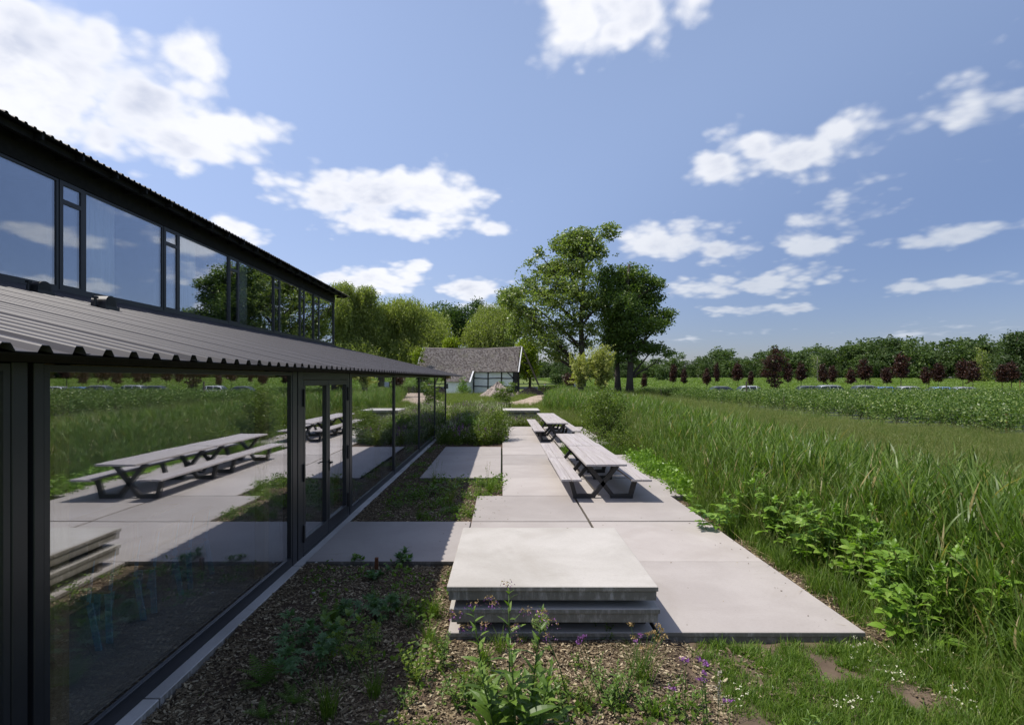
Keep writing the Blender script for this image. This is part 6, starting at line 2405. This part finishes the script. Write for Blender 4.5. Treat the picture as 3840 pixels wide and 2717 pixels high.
# pale spike
b = bed(1607, 1640)
sp_ = empty("pale_flower_spike", b, 0, "pale slender flower spike standing over the bare soil patch", "flower")
h = far(1614, 1502, b.y) - b
MB().tube([(0, 0, -.02), h * .5, h], [.003, .0026, .0016], 5).build("stem", M['stem'], sp_)
C = np.array([h * rnd.uniform(.45, 1) + Vector((rnd.gauss(0, .006), rnd.gauss(0, .006), 0)) for _ in range(150)])
M['lilac'] = leaf_mat("pale_lilac_petal", (.36, .33, .38), (.48, .44, .50), (.6, .56, .62), .3, .6, 2, .2)
V, Q = leaf_quads(C, .011, .8, .2)
link("flower_head", mesh_np("flower_head", V, Q, M['lilac']), sp_)

# ---- leafy plants of the front bed
leafy("leafy_plant", bed(938, 1528), "compact yellow-green plant in full sun by the shadow edge", "herb", st(13, .24, .03, (.1, .6), (.0, .4)), 'lobed', .06, 'lime', 8, (.2, .9), .25, 1, 1, .8)
leafy("leafy_plant", bed(800, 1500), "lime-green lobed plant in the shade, brightest there", "herb", st(12, .34, .07, (.1, .6), (.1, .5)), 'lobed', .10, 'lime', 7, (.0, .6), .35, 1, 1, .8)
leafy("leafy_plant", bed(835, 1452), "darker lobed plant right behind the lime-green one", "herb", st(6, .26, .05, (.1, .6), (.1, .5)), 'lobed', .10, 'herb', 5, (.0, .6), .35, 1, 1, .8)
leafy("leafy_plant", bed(700, 1520), "large blue-green leafy plant, left of the lime-green one", "herb", st(8, .30, .08, (.15, .6), (.2, .5)), 'palm', .15, 'bluegreen', 3, (-.1, .5), .6, 1, 1, .9)
leafy("leafy_plant", bed(660, 1462), "blue-green plant farther left, nearest the glass", "herb", st(6, .26, .06, (.15, .6), (.2, .5)), 'palm', .15, 'bluegreen', 3, (-.1, .5), .6, 1, 1, .9)
leafy("leafy_plant", bed(770, 1432), "broad-leaved plant behind the lime-green one", "herb", st(8, .22, .06, (.15, .7), (.2, .6)), 'ovate', .13, 'herb', 3, (.0, .6), .5, 1, 1, .9)
leafy("leafy_plant", bed(858, 1392), "pale blue-green plant in the middle of the shaded bed", "herb", st(7, .18, .04, (.2, .7), (.2, .5)), 'palm', .15, 'bluegreen', 3, (.0, .6), .6, 1, 1, .9)
leafy("leafy_plant", bed(795, 1382), "dark small plant left of the pale blue-green one", "herb", st(5, .16, .04, (.2, .7), (.2, .5)), 'palm', .13, 'bluegreen', 3, (.0, .6), .6, 1, 1, .9)
leafy("leafy_plant", bed(920, 1405), "low ferny-leaved plant on the shadow edge by the tufts", "herb", st(7, .16, .05, (.2, .8), (.2, .6)), 'lobed', .09, 'herb', 4, (.0, .6), .4, 1, 1, .9)
leafy("leafy_plant", bed(905, 1356), "small lobed plant between the stake and the slab stack", "herb", st(6, .16, .05, (.2, .8), (.2, .6)), 'lobed', .09, 'herb', 4, (.0, .6), .4, 1, 1, .9)
leafy("leafy_plant", bed(838, 1335), "small round-leaved plant in front of the stake", "herb", st(4, .08, .03, (.2, .8), (.2, .6)), 'lobed', .06, 'herb', 4, (.0, .6), .4, 1, 1, .9)
leafy("leafy_plant", bed(845, 1300), "pale leafy plant at the foot of the brown stake", "herb", st(6, .13, .04, (.3, .9), (.2, .5)), 'ovate', .11, 'bluegreen', 3, (.0, .5), .5, 1, 1, .9)
leafy("leafy_plant", bed(798, 1263), "flat leafy plant left of the stake, at the paving edge", "herb", st(6, .10, .04, (.4, .9), (.2, .5)), 'ovate', .10, 'herb', 3, (.0, .5), .5, 1, 1, .9)
leafy("leafy_plant", bed(906, 1262), "dark glossy plant right of the stake, at the paving edge", "herb", st(7, .15, .05, (.3, .8), (.2, .5)), 'ovate', .13, 'bluegreen', 3, (.0, .5), .5, 1, 1, .9)
leafy("leafy_plant", bed(990, 1500), "slim leafy plant on the sunny side, behind the yellow-green one", "herb", st(5, .28, .04, (.05, .3), (.1, .4)), 'lobed', .06, 'herb', 9, (.1, .7), .2, 1, 1, .7)
leafy("leafy_plant", bed(905, 1585), "wispy small plant on the shadow line near the bottom", "herb", st(5, .16, .03, (.1, .5), (.1, .4)), 'lance', .05, 'herb', 7, (.2, .8), .2, 1, 1, .7)
leafy("leafy_plant", bed(1370, 1590), "narrow-leaved dark plant right of the tall herb", "herb", st(10, .26, .05, (.1, .55), (.1, .4)), 'lance', .07, 'herb', 10, (.1, .8), .15, 1, 1, .7)
leafy("leafy_plant", bed(1450, 1590), "clover-like weed at the foot of the tan flower clump", "herb", st(6, .16, .04, (.1, .6), (.1, .4)), 'lobed', .05, 'herb', 6, (.0, .6), .3, 1, 1, .8)
leafy("leafy_plant", bed(1620, 1625) + Vector((.55, -.25, 0)), "dark lance-leaved weed at the bottom edge, in the low grass", "herb", st(7, .18, .06, (.2, .8), (.1, .4)), 'lance', .09, 'herb', 7, (.1, .8), .15, 1, 1, .7)
leafy("leafy_plant", bed(1300, 1500), "small weed sprouting in the sunny mulch before the stack", "herb", st(4, .10, .02, (.1, .5), (.1, .4)), 'lance', .05, 'lawn', 5, (.2, .8), .2, 1, 1, .8)
for (x, y, n, h, kind, L, mat, lab) in ((1050, 1588, 9, .22, 'lance', .09, 'herb', "leafy weed at the bottom edge, left of the tall herb"), (1105, 1572, 7, .16, 'lobed', .08, 'shrub', "low lobed weed against the tall herb's left foot"),
        (1235, 1592, 9, .22, 'lance', .10, 'herb', "lance-leaved weed at the bottom edge, right of the tall herb"), (1268, 1560, 6, .14, 'lobed', .06, 'lime', "yellowish small weed at the foot of the seedhead stalk"),
        (1010, 1560, 6, .13, 'lobed', .06, 'herb', "small weed in the sunny mulch, left of the spiky tuft"), (1330, 1545, 8, .25, 'lance', .05, 'herb', "wiry weed between the seedhead stalk and the tan flowers"),
        (1385, 1560, 9, .24, 'lance', .05, 'herb', "wiry dark weed left of the tan flower clump"), (1530, 1600, 7, .16, 'lance', .07, 'herb', "dark weed left of the bare soil patch"),
        (1210, 1455, 4, .10, 'lobed', .05, 'herb', "tiny weed in front of the slab stack's middle"), (1355, 1425, 5, .12, 'lance', .05, 'lawn', "tiny upright weed in front of the stack, left of the tan flowers")):
    leafy("leafy_plant", bed(x, y), lab, "herb", st(n, h, .05, (.1, .6), (.1, .5)), kind, L, mat, 8, (.1, .8), .15, 1, 1, .7)
tuft(bed(1205, 1565), "green grass tuft under the round seedhead", 60, .14, .30)
tuft(bed(1310, 1592), "yellowish grass tuft by the bottom edge under the seedhead stalk", 60, .12, .26, .05, .005, 'grass')
tuft(bed(1120, 1462), "dark grass tuft in the stack's shadow behind the tall herb", 60, .14, .28)
# ---- rear bed
leafy("leafy_plant", bed(925, 1118), "broad low plant along the shaded middle of the rear bed", "herb", st(14, .20, .22, (.2, .8), (.2, .5)), 'lobed', .13, 'herb', 3, (.0, .5), .5, 1, 1, .9, "leafy plants of the rear bed")
leafy("leafy_plant", bed(985, 1105), "leafy plant in the rear bed, right behind the broad low one", "herb", st(12, .26, .18, (.2, .7), (.2, .5)), 'ovate', .12, 'herb', 4, (.0, .5), .4, 1, 1, .9, "leafy plants of the rear bed")
leafy("leafy_plant", bed(1030, 1095), "lime-green plant in the rear bed at the shadow edge", "herb", st(10, .22, .12, (.2, .7), (.2, .5)), 'lobed', .11, 'lime', 4, (.0, .5), .4, 1, 1, .9, "leafy plants of the rear bed")
leafy("leafy_plant", bed(900, 1140), "small bright plant at the front of the rear bed, in shade", "herb", st(6, .13, .06, (.2, .7), (.2, .5)), 'lobed', .10, 'herb', 3, (.0, .5), .4, 1, 1, .9, "leafy plants of the rear bed")
leafy("leafy_plant", bed(1005, 1150), "low plant at the front of the rear bed, near the shadow edge", "herb", st(6, .12, .06, (.2, .7), (.2, .5)), 'lobed', .09, 'herb', 3, (.0, .5), .4, 1, 1, .9, "leafy plants of the rear bed")
leafy("leafy_plant", bed(1045, 1152), "sunlit sprawling plant at the near right corner of the rear bed", "herb", st(9, .12, .09, (.3, .9), (.2, .5)), 'lobed', .07, 'lime', 4, (.0, .5), .3, 1, 1, .9, "leafy plants of the rear bed")
leafy("leafy_plant", bed(1085, 1090), "sunlit leafy plant against the long slab in the rear bed", "herb", st(9, .18, .10, (.2, .7), (.2, .5)), 'lobed', .09, 'lime', 4, (.0, .5), .4, 1, 1, .9, "leafy plants of the rear bed")
leafy("leafy_plant", bed(960, 990) + Vector((.0, -.3, 0)), "blue-green plant at the far end of the mulch strip", "herb", st(8, .2, .12, (.2, .7), (.2, .5)), 'ovate', .14, 'bluegreen', 3, (.0, .5), .4, 1, 1, .9, "leafy plants of the rear bed")


# ---- ferns in the shade
def fern(x, y, L, n, label):
    t = empty("fern", bed(x, y), 0, label, "fern", "ferns in the shaded bed")
    for i in range(n):
        hang_leaf(leaf_of('frond', .28, 'fern'), t, Vector((rnd.gauss(0, .012), rnd.gauss(0, .012), 0)), i * 2.4 + rnd.uniform(-.3, .3), rnd.uniform(.45, 1.15), L / .28 * rnd.uniform(.8, 1.15), rnd.uniform(-.3, .3), "frond")
    MB().tube([(0, 0, -.03), (0, 0, .02)], .012, 6).build("stem", M['stem'], t)


fern(585, 1535, .27, 10, "largest fern in the shaded bed, left of the blue-green plant")
fern(655, 1575, .18, 7, "small fern between the largest fern and the big tuft")
fern(592, 1610, .18, 7, "small fern nearest the kerb at the lower left")
fern(745, 1395, .26, 9, "fern at the back of the shaded bed")

# brown stake
sk = bed(844, 1279)
o = MB().box(-.022, -.022, -.2, .022, .022, .175).build("stake", M['stake'], None, loc=sk, bevel=.003)
o.rotation_euler = (0, 0, R(6))
setp(o, "short square brown stake in the mulch in front of the door slab", "stake")

# pale stones in the mulch by the glass
for i, (x, y, s, lab) in enumerate(((708, 1262, .022, "pale pebble left of the stake, beside the kerb"), (702, 1330, .02, "white pebble in the middle of the shaded mulch"), (562, 1335, .03, "grey stone lying against the kerb"))):
    bmq = bmesh.new()
    bmesh.ops.create_icosphere(bmq, subdivisions=2, radius=s)
    for v in bmq.verts:
        v.co = v.co * (1 + .25 * math.sin(v.co.x * 90 + i) * math.cos(v.co.y * 110)) * 1.0
        v.co.z *= .6
    me = bpy.data.meshes.new("stone")
    bmq.to_mesh(me)
    bmq.free()
    me.materials.append(M['kerb'])
    setp(link("stone", me, None, bed(x, y) + Vector((0, 0, .01))), lab, "stone", "stones in the mulch")

# low timber edging with its blocks, beyond the far bed
ed = empty("timber_edging", (-4.2, 41.0, GZ), R(-1), "low pale timber edging with brown end blocks along the track", "edging")
for i in range(4):
    MB().box(i * 1.5, -.03, .02, i * 1.5 + 1.47, .03, .20).build("board", M['post'], ed)
for i, xx in enumerate((1.05, 2.55, 3.9, 4.25)):
    MB().box(xx - .08, -.14, -.1, xx + .08, -.034, .32).build("block", M['stake'], ed)
